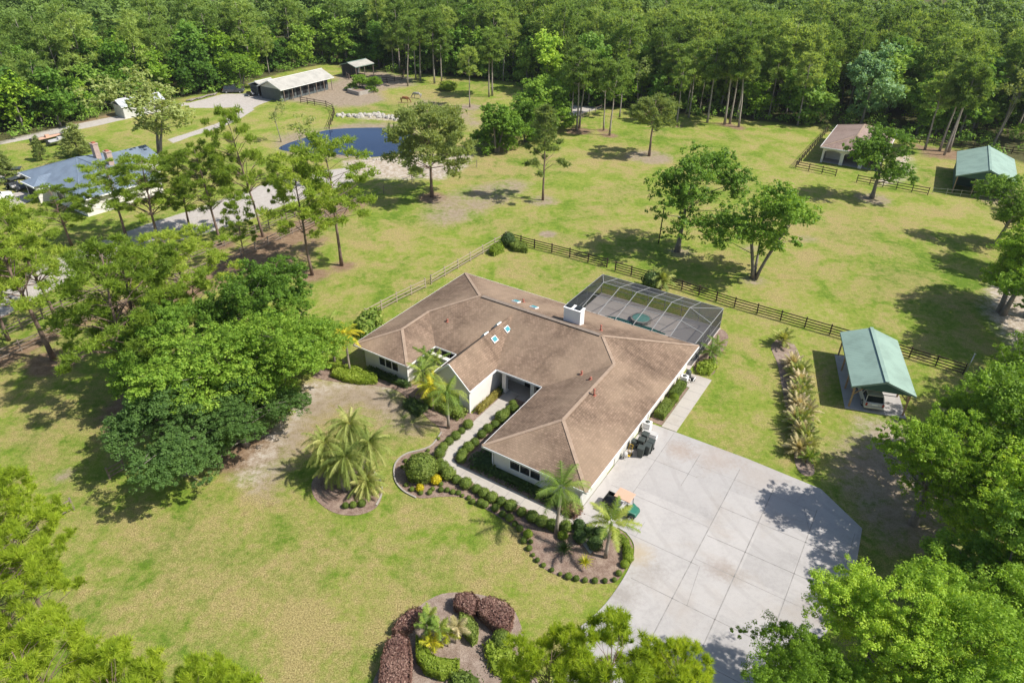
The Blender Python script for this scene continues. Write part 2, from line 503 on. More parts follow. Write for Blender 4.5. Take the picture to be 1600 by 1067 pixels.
M['stucco_pink'] = plain('stucco_pink', (0.52, 0.42, 0.37), 0.9, 0.08, 1.2)
M['white'] = plain('white_paint', (0.78, 0.77, 0.75), 0.6, 0.04, 1.5)
M['soffit'] = plain('soffit', (0.45, 0.43, 0.40), 0.8, 0.05, 1.5)
M['glass'] = plain('window_glass', (0.02, 0.025, 0.03), 0.08, 0.1, 1.0, 0.8)
M['skyglass'] = plain('skylight_glass', (0.05, 0.26, 0.30), 0.5, 0.08, 1.0, 0.3)
M['wood_dark'] = plain('fence_dark', (0.055, 0.036, 0.026), 0.85, 0.35, 4.0)
M['wood_tan'] = plain('fence_tan', (0.36, 0.30, 0.215), 0.85, 0.2, 4.0)
M['wood_grey'] = plain('fence_grey', (0.22, 0.175, 0.14), 0.9, 0.3, 4.0)
M['post_tan'] = plain('post_tan', (0.38, 0.25, 0.15), 0.85, 0.2, 4.0)
M['black'] = plain('black_plastic', (0.022, 0.025, 0.024), 0.45, 0.2, 5.0, 0.4)
M['bin'] = plain('bin_plastic', (0.05, 0.06, 0.055), 0.5, 0.15, 5.0, 0.4)
M['rubber'] = plain('rubber', (0.02, 0.02, 0.02), 0.85, 0.2, 8.0)
M['steel'] = plain('steel', (0.42, 0.43, 0.44), 0.35, 0.1, 6.0, 0.5, 0.6)
M['alu'] = plain('aluminium_frame', (0.30, 0.30, 0.29), 0.5, 0.1, 6.0, 0.4)
M['red_pipe'] = plain('red_vent', (0.36, 0.13, 0.09), 0.7, 0.2, 8.0)
M['brick_pale'] = plain('brick_pale', (0.42, 0.31, 0.26), 0.9, 0.2, 3.0)
M['car_beige'] = plain('car_beige', (0.56, 0.53, 0.45), 0.3, 0.03, 1.0, 0.6)
M['car_white'] = plain('car_white', (0.75, 0.75, 0.74), 0.25, 0.03, 1.0, 0.6)
M['car_dark'] = plain('car_dark', (0.05, 0.055, 0.06), 0.3, 0.05, 1.0, 0.6)
M['lamp_red'] = plain('lamp_red', (0.30, 0.025, 0.02), 0.25, 0.1, 3.0, 0.5)
M['peach'] = plain('peach_canopy', (0.58, 0.36, 0.25), 0.55, 0.04, 2.0)
M['cart_green'] = plain('cart_green', (0.02, 0.14, 0.09), 0.35, 0.08, 2.0, 0.5)
M['yellow'] = plain('yellow_paint', (0.60, 0.38, 0.03), 0.5, 0.15, 6.0)
M['canvas'] = plain('canvas', (0.45, 0.44, 0.43), 0.8, 0.1, 2.0)
M['rock'] = plain('rock', (0.42, 0.39, 0.34), 0.9, 0.25, 3.0)
M['block'] = plain('block_wall', (0.34, 0.31, 0.27), 0.9, 0.2, 2.0)
M['wall_green'] = plain('green_siding', (0.05, 0.11, 0.085), 0.7, 0.12, 2.0)
M['wall_dark'] = plain('dark_interior', (0.018, 0.018, 0.02), 0.9, 0.2, 2.0)
M['barn_white'] = plain('barn_white', (0.55, 0.54, 0.50), 0.85, 0.08, 1.0)
M['barn_grey'] = plain('barn_grey', (0.10, 0.115, 0.115), 0.8, 0.15, 1.0)
M['horse_brown'] = plain('horse_brown', (0.22, 0.085, 0.035), 0.6, 0.2, 2.0)
M['horse_grey'] = plain('horse_grey', (0.34, 0.31, 0.28), 0.6, 0.2, 3.0)
M['mane'] = plain('mane', (0.03, 0.02, 0.015), 0.8, 0.2, 4.0)
M['bark_pine'] = plain('bark_pine', (0.205, 0.145, 0.115), 0.95, 0.35, 1.5, 0.1, 0, 0.6)
M['bark_pale'] = plain('bark_pale', (0.34, 0.29, 0.25), 0.95, 0.3, 1.5, 0.1, 0, 0.6)
M['bark_grey'] = plain('bark_grey', (0.24, 0.21, 0.18), 0.95, 0.3, 1.5, 0.1, 0, 0.6)
M['bark_palm'] = plain('bark_palm', (0.33, 0.28, 0.23), 0.9, 0.3, 3.0, 0.1, 0, 0.5)
M['crownshaft'] = plain('crownshaft', (0.14, 0.19, 0.06), 0.5, 0.15, 3.0)
M['rocktan'] = M['rock']

def water_mat():
    m, nt, out = newmat('pond_water')
    p = pos(nt)
    n = noise(nt, p, 1.6, 4, 0.6)
    c = ramp(nt, noise(nt, p, 0.08, 3, 0.5), [(0.35, (0.008, 0.017, 0.050)), (0.7, (0.015, 0.030, 0.078))])
    bsdf(nt, out, c, 0.05, 0.5, 0, n, 0.12, 0.03)
    return m
M['water'] = water_mat()
M['pool_water'] = plain('pool_water', (0.03, 0.11, 0.095), 0.08, 0.15, 2.0, 0.5)
M['spa_water'] = plain('spa_water', (0.16, 0.34, 0.29), 0.08, 0.15, 3.0, 0.5)

def screen_mat(name, op, col=(0.03, 0.033, 0.036)):
    m, nt, out = newmat(name)
    t = N(nt, 'ShaderNodeBsdfTransparent')
    d = N(nt, 'ShaderNodeBsdfDiffuse'); d.inputs[0].default_value = (*col, 1)
    mx = N(nt, 'ShaderNodeMixShader'); mx.inputs[0].default_value = op
    L(nt, t.outputs[0], mx.inputs[1]); L(nt, d.outputs[0], mx.inputs[2])
    L(nt, mx.outputs[0], out.inputs['Surface'])
    return m
M['screen_top'] = screen_mat('screen_top', 0.14)
M['screen_wall'] = screen_mat('screen_wall', 0.70, (0.045, 0.048, 0.052))
M['screen_slope'] = screen_mat('screen_slope', 0.58, (0.055, 0.058, 0.064))

M['pine'] = leafmat('pine_needles', (0.090, 0.155, 0.020), (0.270, 0.390, 0.042), (0.540, 0.620, 0.105), 0.48)
M['pine_close'] = leafmat('near_pine_needles', (0.125, 0.200, 0.020), (0.395, 0.520, 0.045), (0.720, 0.780, 0.110), 0.52)
M['pine_far'] = leafmat('pine_needles_forest', (0.085, 0.155, 0.030), (0.245, 0.365, 0.078), (0.500, 0.600, 0.165), 0.48, objvar=0.5)
M['pine_grey'] = leafmat('pine_needles_sparse', (0.115, 0.175, 0.048), (0.270, 0.345, 0.100), (0.460, 0.510, 0.180), 0.46)
M['oak'] = leafmat('oak_leaves', (0.055, 0.125, 0.016), (0.185, 0.330, 0.036), (0.420, 0.580, 0.080), 0.46)
M['oak_deep'] = leafmat('deep_oak_leaves', (0.055, 0.120, 0.030), (0.137, 0.247, 0.057), (0.273, 0.403, 0.112), 0.46)
M['oak_far'] = leafmat('forest_leaves', (0.052, 0.125, 0.018), (0.165, 0.315, 0.044), (0.430, 0.590, 0.110), 0.48, objvar=0.6)
M['lime'] = leafmat('lime_leaves', (0.085, 0.170, 0.016), (0.270, 0.440, 0.038), (0.580, 0.740, 0.095), 0.46)
M['silver'] = leafmat('silvery_leaves', (0.130, 0.247, 0.097), (0.299, 0.481, 0.224), (0.546, 0.728, 0.448), 0.46)
M['palm'] = leafmat('palm_leaves', (0.085, 0.163, 0.024), (0.215, 0.325, 0.054), (0.481, 0.533, 0.127), 0.46)
M['palm_date'] = leafmat('date_palm_leaves', (0.111, 0.169, 0.033), (0.312, 0.377, 0.090), (0.624, 0.598, 0.239), 0.46)
M['palm_yellow'] = leafmat('yellow_palm_leaves', (0.195, 0.247, 0.021), (0.468, 0.494, 0.033), (0.806, 0.702, 0.067), 0.46)
M['palm_dry'] = leafmat('dry_palm_leaves', (0.247, 0.221, 0.082), (0.520, 0.455, 0.239), (0.806, 0.676, 0.493), 0.34)
M['bush'] = leafmat('bush_leaves', (0.067, 0.112, 0.018), (0.157, 0.224, 0.036), (0.269, 0.325, 0.071), 0.34, objvar=0.4)
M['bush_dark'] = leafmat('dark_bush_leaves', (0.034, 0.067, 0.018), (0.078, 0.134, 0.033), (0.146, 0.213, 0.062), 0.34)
M['bush_lime'] = leafmat('lime_bush_leaves', (0.123, 0.190, 0.021), (0.258, 0.358, 0.036), (0.414, 0.493, 0.077), 0.46)
M['bush_gold'] = leafmat('golden_bush_leaves', (0.157, 0.146, 0.023), (0.291, 0.258, 0.054), (0.437, 0.370, 0.116), 0.34)
M['bush_yellow'] = leafmat('yellow_bush_leaves', (0.350, 0.310, 0.012), (0.620, 0.520, 0.022), (0.760, 0.660, 0.050), 0.3)
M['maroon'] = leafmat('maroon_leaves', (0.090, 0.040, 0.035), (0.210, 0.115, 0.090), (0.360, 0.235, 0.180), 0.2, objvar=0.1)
# ================================================================== GROUND
def sdist(P, poly):
    """signed distance (positive inside) of points P (n,2) to polygon"""
    poly = np.array(poly, float)
    n = len(poly)
    d = np.full(len(P), 1e9)
    ins = np.zeros(len(P), bool)
    for i in range(n):
        a = poly[i]; b = poly[(i + 1) % n]
        ab = b - a; ap = P - a
        t = np.clip((ap @ ab) / (ab @ ab + 1e-9), 0, 1)
        dd = np.hypot(*(ap - t[:, None] * ab).T)
        d = np.minimum(d, dd)
        c = ((a[1] > P[:, 1]) != (b[1] > P[:, 1]))
        with np.errstate(divide='ignore', invalid='ignore'):
            x = (b[0] - a[0]) * (P[:, 1] - a[1]) / (b[1] - a[1]) + a[0]
        ins ^= c & (P[:, 0] < x)
    return np.where(ins, d, -d)

# forest edge, surveyed on the ground (west to east)
EDGE = ats([(-60, 262), (0, 222), (60, 208), (150, 184), (215, 165), (262, 158), (300, 150), (345, 144), (395, 127), (450, 112), (505, 100),
            (540, 104), (600, 112), (665, 117), (740, 122), (800, 128), (850, 150), (905, 166), (960, 168), (1010, 172), (1060, 178),
            (1110, 182), (1190, 190), (1245, 197), (1290, 194), (1330, 198), (1405, 214), (1470, 222), (1545, 238), (1620, 262)])
FOREST = [(EDGE[0][0] - 60, EDGE[0][1] - 20)] + EDGE + [(EDGE[-1][0] + 50, EDGE[-1][1]), (700, 1500), (-700, 1500)]

PATCH = []
def patch(kind, px, amp=1.0, soft=1.2, world=None):
    PATCH.append((kind, world if world else ats(px), amp, soft))
def spot(kind, x, y, rx, amp=1.0, soft=1.2, ry=None):
    c = at(x, y); ry = ry or rx
    PATCH.append((kind, [(c[0] + rx * math.cos(k * math.pi / 5), c[1] + ry * math.sin(k * math.pi / 5)) for k in range(10)], amp, soft))
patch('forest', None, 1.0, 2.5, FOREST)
# pine straw between the drive and the lawn
patch('straw', [(-40, 575), (0, 545), (120, 495), (250, 445), (385, 385), (470, 340), (560, 305), (575, 318), (480, 372), (440, 398), (380, 428), (300, 470), (120, 512), (60, 545), (0, 580)], 0.95, 1.5)
patch('straw', [(375, 392), (470, 352), (520, 370), (500, 400), (470, 440), (430, 445), (390, 430)], 0.62, 2.5)
for x, y, r in ((488, 432, 2.2), (534, 416, 1.6), (411, 371, 2.2), (345, 384, 2.0), (85, 566, 3.0), (215, 640, 3.6), (240, 612, 3.0), (676, 309, 2.6), (388, 700, 3.5), (330, 640, 5.5), (395, 560, 5),
                (905, 205, 3.0), (1154, 200, 2.0), (1137, 196, 1.8), (1058, 197, 1.6), (952, 212, 2.0), (943, 204, 1.5)):
    spot('straw', x, y, r, 0.9, 1.4)
patch('straw', [(1415, 222), (1480, 232), (1560, 244), (1510, 255), (1440, 245)], 0.8, 2.5)
for x, y, r in ((1015, 246, 4.5), (848, 314, 2.4), (1178, 437, 1.6), (1062, 394, 1.8), (1364, 312, 3.2), (1262, 374, 1.2), (1172, 388, 1.1), (734, 168, 3.5)):
    spot('dirt', x, y, r, 0.72, 1.3)
spot('dirt', 856, 366, 1.25, 1.0, 0.5)
spot('dirt', 101, 743, 0.9, 0.8, 0.6)
# bare sandy paddock round the long white barn
patch('dirt', [(420, 152), (470, 142), (520, 128), (545, 112), (600, 112), (640, 122), (650, 133), (590, 142), (600, 158), (560, 166), (525, 167), (480, 160), (440, 157)], 1.0, 2.5)
patch('dirt', [(650, 150), (690, 160), (740, 175), (760, 195), (735, 205), (690, 180), (640, 165)], 0.6, 3)
patch('dirt', [(655, 340), (668, 318), (700, 300), (740, 290), (800, 280), (835, 288), (815, 305), (770, 325), (735, 345), (700, 356), (670, 352)], 0.62, 2.6)
# mown sandy strip and bare soil near the planted front lawn
patch('sand', [(372, 745), (395, 705), (430, 660), (455, 622), (490, 598), (560, 592), (628, 605), (605, 618), (560, 612), (510, 625), (480, 655), (450, 695), (420, 745), (395, 760)], 0.95, 2.0)
patch('dirt', [(1300, 700), (1345, 655), (1400, 660), (1440, 720), (1500, 800), (1480, 860), (1380, 850), (1340, 800), (1300, 760)], 0.72, 2.5)
patch('dirt', [(400, 765), (432, 690), (470, 625), (530, 600), (600, 604), (650, 635), (676, 668), (640, 682), (600, 664), (560, 640), (520, 645), (480, 690), (450, 745), (430, 775)], 0.80, 2.2)
patch('dry', [(380, 790), (420, 680), (470, 610), (560, 590), (640, 640), (660, 670), (560, 660), (470, 720), (430, 800)], 1.0, 3)
patch('dry', [(190, 840), (380, 790), (560, 820), (680, 900), (620, 1000), (540, 1100), (300, 1120), (150, 1000)], 0.62, 6)
patch('dry', [(0, 640), (120, 600), (200, 700), (160, 780), (0, 760)], 0.45, 5)
patch('dry', [(1190, 330), (1330, 380), (1300, 450), (1200, 440)], 0.5, 5)
patch('dry', [(640, 240), (760, 200), (840, 240), (760, 285), (660, 280)], 0.7, 5)
patch('dry', [(590, 145), (700, 140), (760, 170), (720, 200), (640, 178), (580, 170)], 0.6, 5)
patch('dry', [(430, 400), (560, 350), (660, 360), (600, 440), (480, 480)], 0.35, 6)
patch('dry', [(560, 800), (800, 820), (900, 910), (700, 930), (600, 900)], 0.42, 4)
patch('dry', [(790, 400), (900, 420), (890, 470), (780, 430), (730, 410)], 0.5, 3)
patch('dry', [(870, 400), (1160, 470), (1290, 520), (1200, 505), (960, 450)], 0.28, 4)
patch('dry', [(880, 235), (960, 225), (1050, 240), (1040, 262), (900, 262)], 0.55, 5)
patch('dry', [(1160, 370), (1380, 320), (1420, 400), (1300, 450), (1180, 430)], 0.38, 8)
patch('dry', [(850, 330), (960, 300), (1010, 370), (900, 400)], 0.3, 6)
# paler sand south and north of the pond
patch('sand', [(535, 252), (600, 246), (655, 243), (740, 240), (725, 262), (690, 280), (600, 280), (545, 272)], 1.0, 1.6)
patch('sand', [(520, 178), (600, 180), (640, 186), (640, 191), (560, 187)], 0.6, 1.0)
patch('dirt', [(425, 212), (505, 200), (560, 190), (640, 195), (660, 215), (655, 240), (540, 252), (440, 240)], 0.75, 2.5)
# neighbour's drives
patch('gravel', [(-40, 545), (0, 498), (60, 462), (150, 425), (235, 388), (330, 362), (385, 345), (440, 322), (500, 303), (560, 281), (545, 262), (480, 270), (400, 292), (320, 322), (230, 350), (120, 392), (0, 440), (-60, 470)], 1.0, 0.8)
patch('gravel', [(-40, 232), (0, 220), (70, 204), (150, 188), (230, 172), (290, 160), (285, 166), (220, 181), (150, 197), (70, 213), (0, 226), (-40, 240)], 1.1, 0.6)
patch('gravel', [(283, 164), (320, 155), (350, 147), (380, 147), (398, 142), (437, 152), (405, 164), (390, 172), (365, 168), (338, 169), (300, 169)], 1.1, 0.6)
patch('gravel', [(262, 218), (300, 206), (340, 193), (365, 180), (385, 168), (398, 171), (375, 186), (345, 200), (300, 213), (270, 224)], 1.0, 0.7)
patch('gravel', [(-30, 316), (0, 305), (35, 300), (60, 308), (30, 322), (-30, 335)], 1.1, 0.5)
patch('gravel', [(-30, 292), (10, 283), (40, 274), (30, 268), (-30, 280)], 0.9, 0.6)
patch('gravel', [(890, 165), (945, 158), (945, 168), (900, 182), (880, 190)], 0.8, 1.0)
patch('straw', [(0, 226), (150, 192), (230, 172), (215, 166), (120, 186), (0, 219)], 0.7, 1.0)
# sandy wheel tracks by the carport and under the eastern oaks
patch('sand', [(1345, 655), (1400, 655), (1440, 700), (1430, 760), (1380, 790), (1345, 790), (1370, 740), (1360, 690), (1335, 680)], .8, 1.8)
patch('sand', [(1555, 440), (1600, 455), (1660, 520), (1600, 560), (1560, 520), (1530, 480)], 0.9, 1.8)
patch('straw', [(1400, 700), (1500, 780), (1520, 900), (1380, 880), (1350, 800)], 0.55, 3)
patch('sand', [(1395, 245), (1420, 240), (1430, 262), (1410, 285), (1370, 290), (1385, 262)], 0.75, 2.0)
patch('dirt', [(1505, 290), (1600, 300), (1600, 330), (1540, 320)], 0.6, 2)

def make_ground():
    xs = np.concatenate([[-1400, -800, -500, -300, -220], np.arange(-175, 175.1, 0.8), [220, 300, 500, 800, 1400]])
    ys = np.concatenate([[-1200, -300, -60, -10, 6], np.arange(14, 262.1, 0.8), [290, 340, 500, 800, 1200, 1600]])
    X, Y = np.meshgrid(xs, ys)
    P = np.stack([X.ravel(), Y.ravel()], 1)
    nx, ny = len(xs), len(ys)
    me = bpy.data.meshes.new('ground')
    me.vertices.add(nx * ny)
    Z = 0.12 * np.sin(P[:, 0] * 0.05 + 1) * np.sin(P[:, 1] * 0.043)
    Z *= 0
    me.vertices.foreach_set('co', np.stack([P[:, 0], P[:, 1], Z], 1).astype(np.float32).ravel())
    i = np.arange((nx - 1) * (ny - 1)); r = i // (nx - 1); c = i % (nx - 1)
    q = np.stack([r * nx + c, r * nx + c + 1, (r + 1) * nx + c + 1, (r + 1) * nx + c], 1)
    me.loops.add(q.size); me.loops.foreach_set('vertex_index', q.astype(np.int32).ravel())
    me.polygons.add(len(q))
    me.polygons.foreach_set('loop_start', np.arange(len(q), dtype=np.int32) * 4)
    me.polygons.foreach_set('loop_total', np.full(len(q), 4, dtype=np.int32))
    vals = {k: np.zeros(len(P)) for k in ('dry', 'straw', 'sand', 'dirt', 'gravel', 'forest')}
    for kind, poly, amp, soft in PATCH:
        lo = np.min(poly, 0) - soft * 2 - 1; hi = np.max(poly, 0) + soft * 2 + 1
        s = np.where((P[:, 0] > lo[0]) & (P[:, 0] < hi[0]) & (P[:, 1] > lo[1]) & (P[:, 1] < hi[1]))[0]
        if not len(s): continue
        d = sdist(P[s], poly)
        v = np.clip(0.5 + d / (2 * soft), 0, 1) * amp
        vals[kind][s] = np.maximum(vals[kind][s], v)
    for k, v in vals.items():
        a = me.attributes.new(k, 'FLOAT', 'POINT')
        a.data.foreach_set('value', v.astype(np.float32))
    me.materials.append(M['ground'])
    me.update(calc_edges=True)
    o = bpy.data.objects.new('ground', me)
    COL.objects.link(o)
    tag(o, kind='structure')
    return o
make_ground()

def sheet(name, poly, z, mat, thick=0.0):
    b = MB()
    if thick: b.prism(poly, z - thick, z, bottom=False)
    else: b.face([(p[0], p[1], z) for p in poly])
    o = b.build(name, mat)
    return tag(o, kind='structure')

pond = smooth_poly(ats([(436, 233), (448, 225), (475, 216), (505, 205), (540, 201), (600, 200), (640, 204), (652, 222), (642, 238), (610, 243), (575, 246), (540, 243), (500, 240), (460, 238)]), 5)
sheet('pond', pond, 0.02, M['water'])
# lighter shallow shelf of grass in the pond's northern corner is left to the ground sheet

# driveway: poured concrete, in the house's own axes
drive = [hw(28.4, -10.9), hw(31.2, -10.8)] + ats([(1165, 716), (1282, 764), (1347, 826), (1334, 905), (1290, 990), (1215, 1045), (1150, 1110), (850, 1130), (870, 1030)]) + \
        smooth_poly(ats([(900, 985), (940, 950), (970, 910), (988, 875), (990, 850), (978, 832)]), 4, False) + ats([(965, 824), (915, 824)]) + [hw(28.4, -25.1)]
sheet('driveway', drive, 0.05, M['concrete'], 0.3)
jb = MB()
def joint(a, b, w=0.05):
    d = Vector((b[0] - a[0], b[1] - a[1])); n = Vector((-d.y, d.x)).normalized() * (w / 2)
    jb.face([(a[0] - n.x, a[1] - n.y, 0.054), (b[0] - n.x, b[1] - n.y, 0.054), (b[0] + n.x, b[1] + n.y, 0.054), (a[0] + n.x, a[1] + n.y, 0.054)])
for s, t0, t1, w in ((31.05, -11.0, -21.4, .05), (34.0, -12.4, -17.0, .05), (37.45, -12.4, -31.5, .07), (40.45, -13.0, -32.5, .075), (43.95, -13.6, -30.5, .065), (33.1, -22.3, -24.0, .04), (46.9, -14.6, -24, .04)):
    joint(hw(s, t0), hw(s, t1), w)
for t, s0, s1, w in ((-15.33, 29.2, 34.8, .05), (-20.05, 29.2, 37.38, .045), (-23.98, 32.2, 38.0, .05), (-27.62, 34.4, 46.2, .055), (-17.5, 37.5, 47.0, .06), (-13.9, 34.1, 44.0, .03), (-20.9, 37.55, 47.5, .065), (-23.5, 37.55, 47.4, .045), (-31.1, 36.4, 44, .05), (-24.02, 28.6, 31.5, .04)):
    joint(hw(s0, t), hw(s1, t), w)
joint(hw(38.1, -23.98), hw(38.5, -27.6), .03)
for s0, t0, s1, t1 in ((31.05, -21.4, 29.4, -25.0), (43.0, -13.9, 43.9, -16.1), (43.9, -16.1, 46.3, -17.1)):
    joint(hw(s0, t0), hw(s1, t1), .03)
tag(jb.build('driveway_joints', M['joint']), kind='structure')

# entry walk: straight beside the gable, a rounded corner, then along the garage wing
wl = [hw(15.1, -13.9), hw(15.1, -24.2)] + smooth_poly([hw(15.1, -24.2), hw(15.45, -25.4), hw(16.6, -26.05)], 4, False) + [hw(29.0, -26.15), hw(31.0, -27.3)] + ats([(966, 823), (915, 824)]) + [hw(28.5, -25.0), hw(17.2, -24.95)] + smooth_poly([hw(17.2, -24.95), hw(16.5, -24.6), hw(16.4, -23.9)], 4, False) + [hw(16.4, -13.9)]
sheet('front_walk', wl, 0.045, M['walk'], 0.2)
sheet('porch', [hw(14.3, -12.4), hw(14.3, -14.6), hw(15.0, -14.6), hw(15.0, -13.95), hw(16.5, -13.95), hw(16.5, -14.6), hw(20.0, -14.6), hw(20.0, -12.4)], 0.12, M['walk'], 0.2)
sheet('side_walk', [hw(29.75, -10.75), hw(31.15, -10.72), hw(31.15, -1.2), hw(28.5, -1.2), hw(28.5, -3.6), hw(29.75, -3.6)], 0.045, M['walk'], 0.2)
jb = MB()
for k in range(7):
    t = -9.9 + k * 1.45
    a, b = hw(29.78, t), hw(31.12, t)
    jb.face([(a[0], a[1], 0.05), (b[0], b[1], 0.05), (b[0] + .04, b[1] + .02, 0.05), (a[0] + .04, a[1] + .02, 0.05)])
for k in range(6):
    t = -16.5 - k * 1.45
    a, b = hw(15.12, t), hw(16.38, t)
    jb.face([(a[0], a[1], 0.05), (b[0], b[1], 0.05), (b[0] + .03, b[1] + .02, 0.05), (a[0] + .03, a[1] + .02, 0.05)])
for k in range(8):
    s = 18.3 + k * 1.45
    a, b = hw(s, -26.1), hw(s, -25.0)
    jb.face([(a[0], a[1], 0.05), (b[0], b[1], 0.05), (b[0] + .03, b[1] - .02, 0.05), (a[0] + .03, a[1] - .02, 0.05)])
tag(jb.build('walk_joints', M['joint']), kind='structure')

# planting beds
bed1 = ats([(488, 590), (505, 572), (530, 560), (560, 575)]) + [hw(2, -18.3), hw(7, -18.2), hw(9.7, -14.5), hw(14.3, -18.8), hw(14.6, -14.6), hw(15.0, -14.6), hw(19.9, -14.6), hw(20.1, -23.7), hw(28.3, -23.7), hw(28.4, -25.5)] + \
    smooth_poly(ats([(905, 818), (955, 822), (980, 838), (989, 860), (975, 892), (958, 910), (920, 910), (880, 902), (850, 888), (830, 868), (822, 845), (800, 822), (762, 797), (725, 778), (690, 776), (655, 778), (630, 766), (618, 748), (618, 725), (634, 710), (660, 703), (676, 695), (688, 672), (670, 655), (655, 640), (636, 622), (615, 608), (580, 602), (520, 596)]), 4, False)
sheet('mulch_bed_front', bed1, 0.03, M['mulch'], 0.06)
bed2 = smooth_poly(ats([(595, 752), (597, 775), (585, 795), (555, 805), (520, 800), (492, 778), (488, 752), (510, 735), (545, 728), (578, 735)]), 5)
sheet('mulch_bed_palms', bed2, 0.03, M['mulch'], 0.06)
bed3 = smooth_poly(ats([(598, 1090), (602, 1025), (618, 985), (645, 955), (690, 928), (745, 928), (795, 945), (815, 980), (825, 1030), (830, 1100)]), 5)
sheet('mulch_bed_island', bed3, 0.03, M['mulch_pale'], 0.06)
sheet('mulch_bed_side', [hw(28.4, -10.6), hw(29.7, -10.6), hw(29.7, -3.7), hw(28.4, -3.7)], 0.03, M['mulch'], 0.06)
bed5 = smooth_poly(ats([(1084, 566), (1090, 583), (1112, 586), (1121, 572), (1120, 556), (1133, 545), (1138, 526), (1128, 515), (1116, 520), (1100, 545)]), 4)
sheet('mulch_bed_cage', bed5, 0.03, M['mulch'], 0.06)
bed6 = smooth_poly(ats([(1205, 540), (1225, 528), (1245, 545), (1262, 600), (1272, 660), (1270, 715), (1272, 740), (1255, 742), (1242, 722), (1238, 680), (1225, 620), (1215, 570)]), 5)
sheet('mulch_bed_palm_row', bed6, 0.03, M['mulch_pale'], 0.06)

def edging(name, label, pts, w=0.12, h=0.10):
    b = MB()
    n = len(pts)
    for i in range(n - 1):
        a, c = pts[i], pts[i + 1]
        b.beam((a[0], a[1], h / 2 + .02), (c[0], c[1], h / 2 + .02), w, h)
    o = b.build(name, M['block'])
    return tag(o, label, 'edging')
edging('bed_edging', 'pale stone edging curving round the planting bed left of the round clipped shrub', smooth_poly(ats([(690, 676), (676, 695), (660, 703), (634, 710), (618, 725), (617, 748), (629, 766), (650, 778)]), 4, False))
edging('bed_edging', 'stone edging on the right side of the date palm bed', smooth_poly(ats([(583, 737), (594, 750), (597, 770), (588, 790)]), 4, False))

# ================================================================== MAIN HOUSE
HR = (HO[0], HO[1], 0)
house = thing('main_house', 'large single storey house with brown shingle hip roof in the centre', 'house', HR, HT)
z0, sl = 2.7, 1 / 3.0
V = dict(B=(0, 0, z0), C=(29, 0, z0), D=(29, -24.4, z0), E=(19.4, -24.4, z0), I=(19.4, -14.7, z0), J=(7, -14.7, z0), W=(7, -19, z0), A=(0, -19, z0),
         R1=(7.35, -7.35, 5.15), R3=(21.65, -7.35, 5.15), R4=(24.2, -9.9, 4.3), R5=(24.2, -19.6, 4.3), Q1=(3.5, -11.2, z0 + 3.5 / 3), Q2=(3.5, -15.5, z0 + 3.5 / 3))
b = MB()
for f in ('B R1 R3 C', 'C R3 R4 R5 D', 'D R5 E', 'E R5 R4 I', 'I R4 R3 R1 Q1 J', 'J Q1 Q2 W', 'W Q2 A', 'A Q2 Q1 R1 B'):
    b.face([V[k] for k in f.split()])
GA = 4.87
# entry gable
b.face([(14.3, -19, 2.7), (12, -19, GA), (12, -8.17, GA), (14.3, -14.68, 2.7)])
b.face([(9.7, -19, 2.7), (12, -19, GA), (12, -8.17, GA), (9.7, -14.68, 2.7)])
roof = b.build('roof', M['shingle'], house)
# underside and fascia
b = MB()
out = ['B', 'C', 'D', 'E', 'I', 'J', 'W', 'A']
for i in range(8):
    p, q = V[out[i]], V[out[(i + 1) % 8]]
    if out[i] == 'I':
        segs = [((19.4, -14.7), (14.3, -14.7)), ((9.7, -14.7), (7, -14.7))]
    else: segs = [(p[:2], q[:2])]
    for a, c in segs:
        b.beam((a[0], a[1], 2.60), (c[0], c[1], 2.60), 0.10, 0.17)
b.beam((14.33, -19.0, 2.60), (14.33, -14.7, 2.60), 0.10, 0.17)
b.beam((9.67, -19.0, 2.60), (9.67, -14.7, 2.60), 0.12, 0.17)
b.beam((14.3, -19.03, 2.63), (12, -19.03, GA - .06), 0.06, 0.16)
b.beam((9.7, -19.03, 2.63), (12, -19.03, GA - .06), 0.06, 0.16)
b.build('fascia', M['white'], house)
b = MB()
b.prism([(0.05, -0.05), (28.95, -0.05), (28.95, -24.35), (19.45, -24.35), (19.45, -14.65), (6.95, -14.65), (6.95, -18.95), (.05, -18.95)], 2.50, 2.53)
b.build('soffit', M['soffit'], house)
# ridge and hip caps
def cap(b, p, q, w=0.30):
    p = Vector(V[p] if isinstance(p, str) else p); q = Vector(V[q] if isinstance(q, str) else q)
    b.beam(p + Vector((0, 0, .012)), q + Vector((0, 0, .012)), w, 0.03)
b = MB()
for p, q in (('B', 'R1'), ('C', 'R3'), ('R3', 'R4'), ('R4', 'R5'), ('R5', 'D'), ('R5', 'E'), ('R1', 'Q1'), ('Q1', 'Q2'), ('Q2', 'W'), ('Q2', 'A')):
    b = MB(); cap(b, p, q); b.build('ridge_cap', M['shingle_cap'], roof)
b = MB()
b.beam((7.6, -7.35, 5.17), (21.4, -7.35, 5.17), 0.42, 0.07)
b.build('ridge_vent', M['wood_grey'], roof)
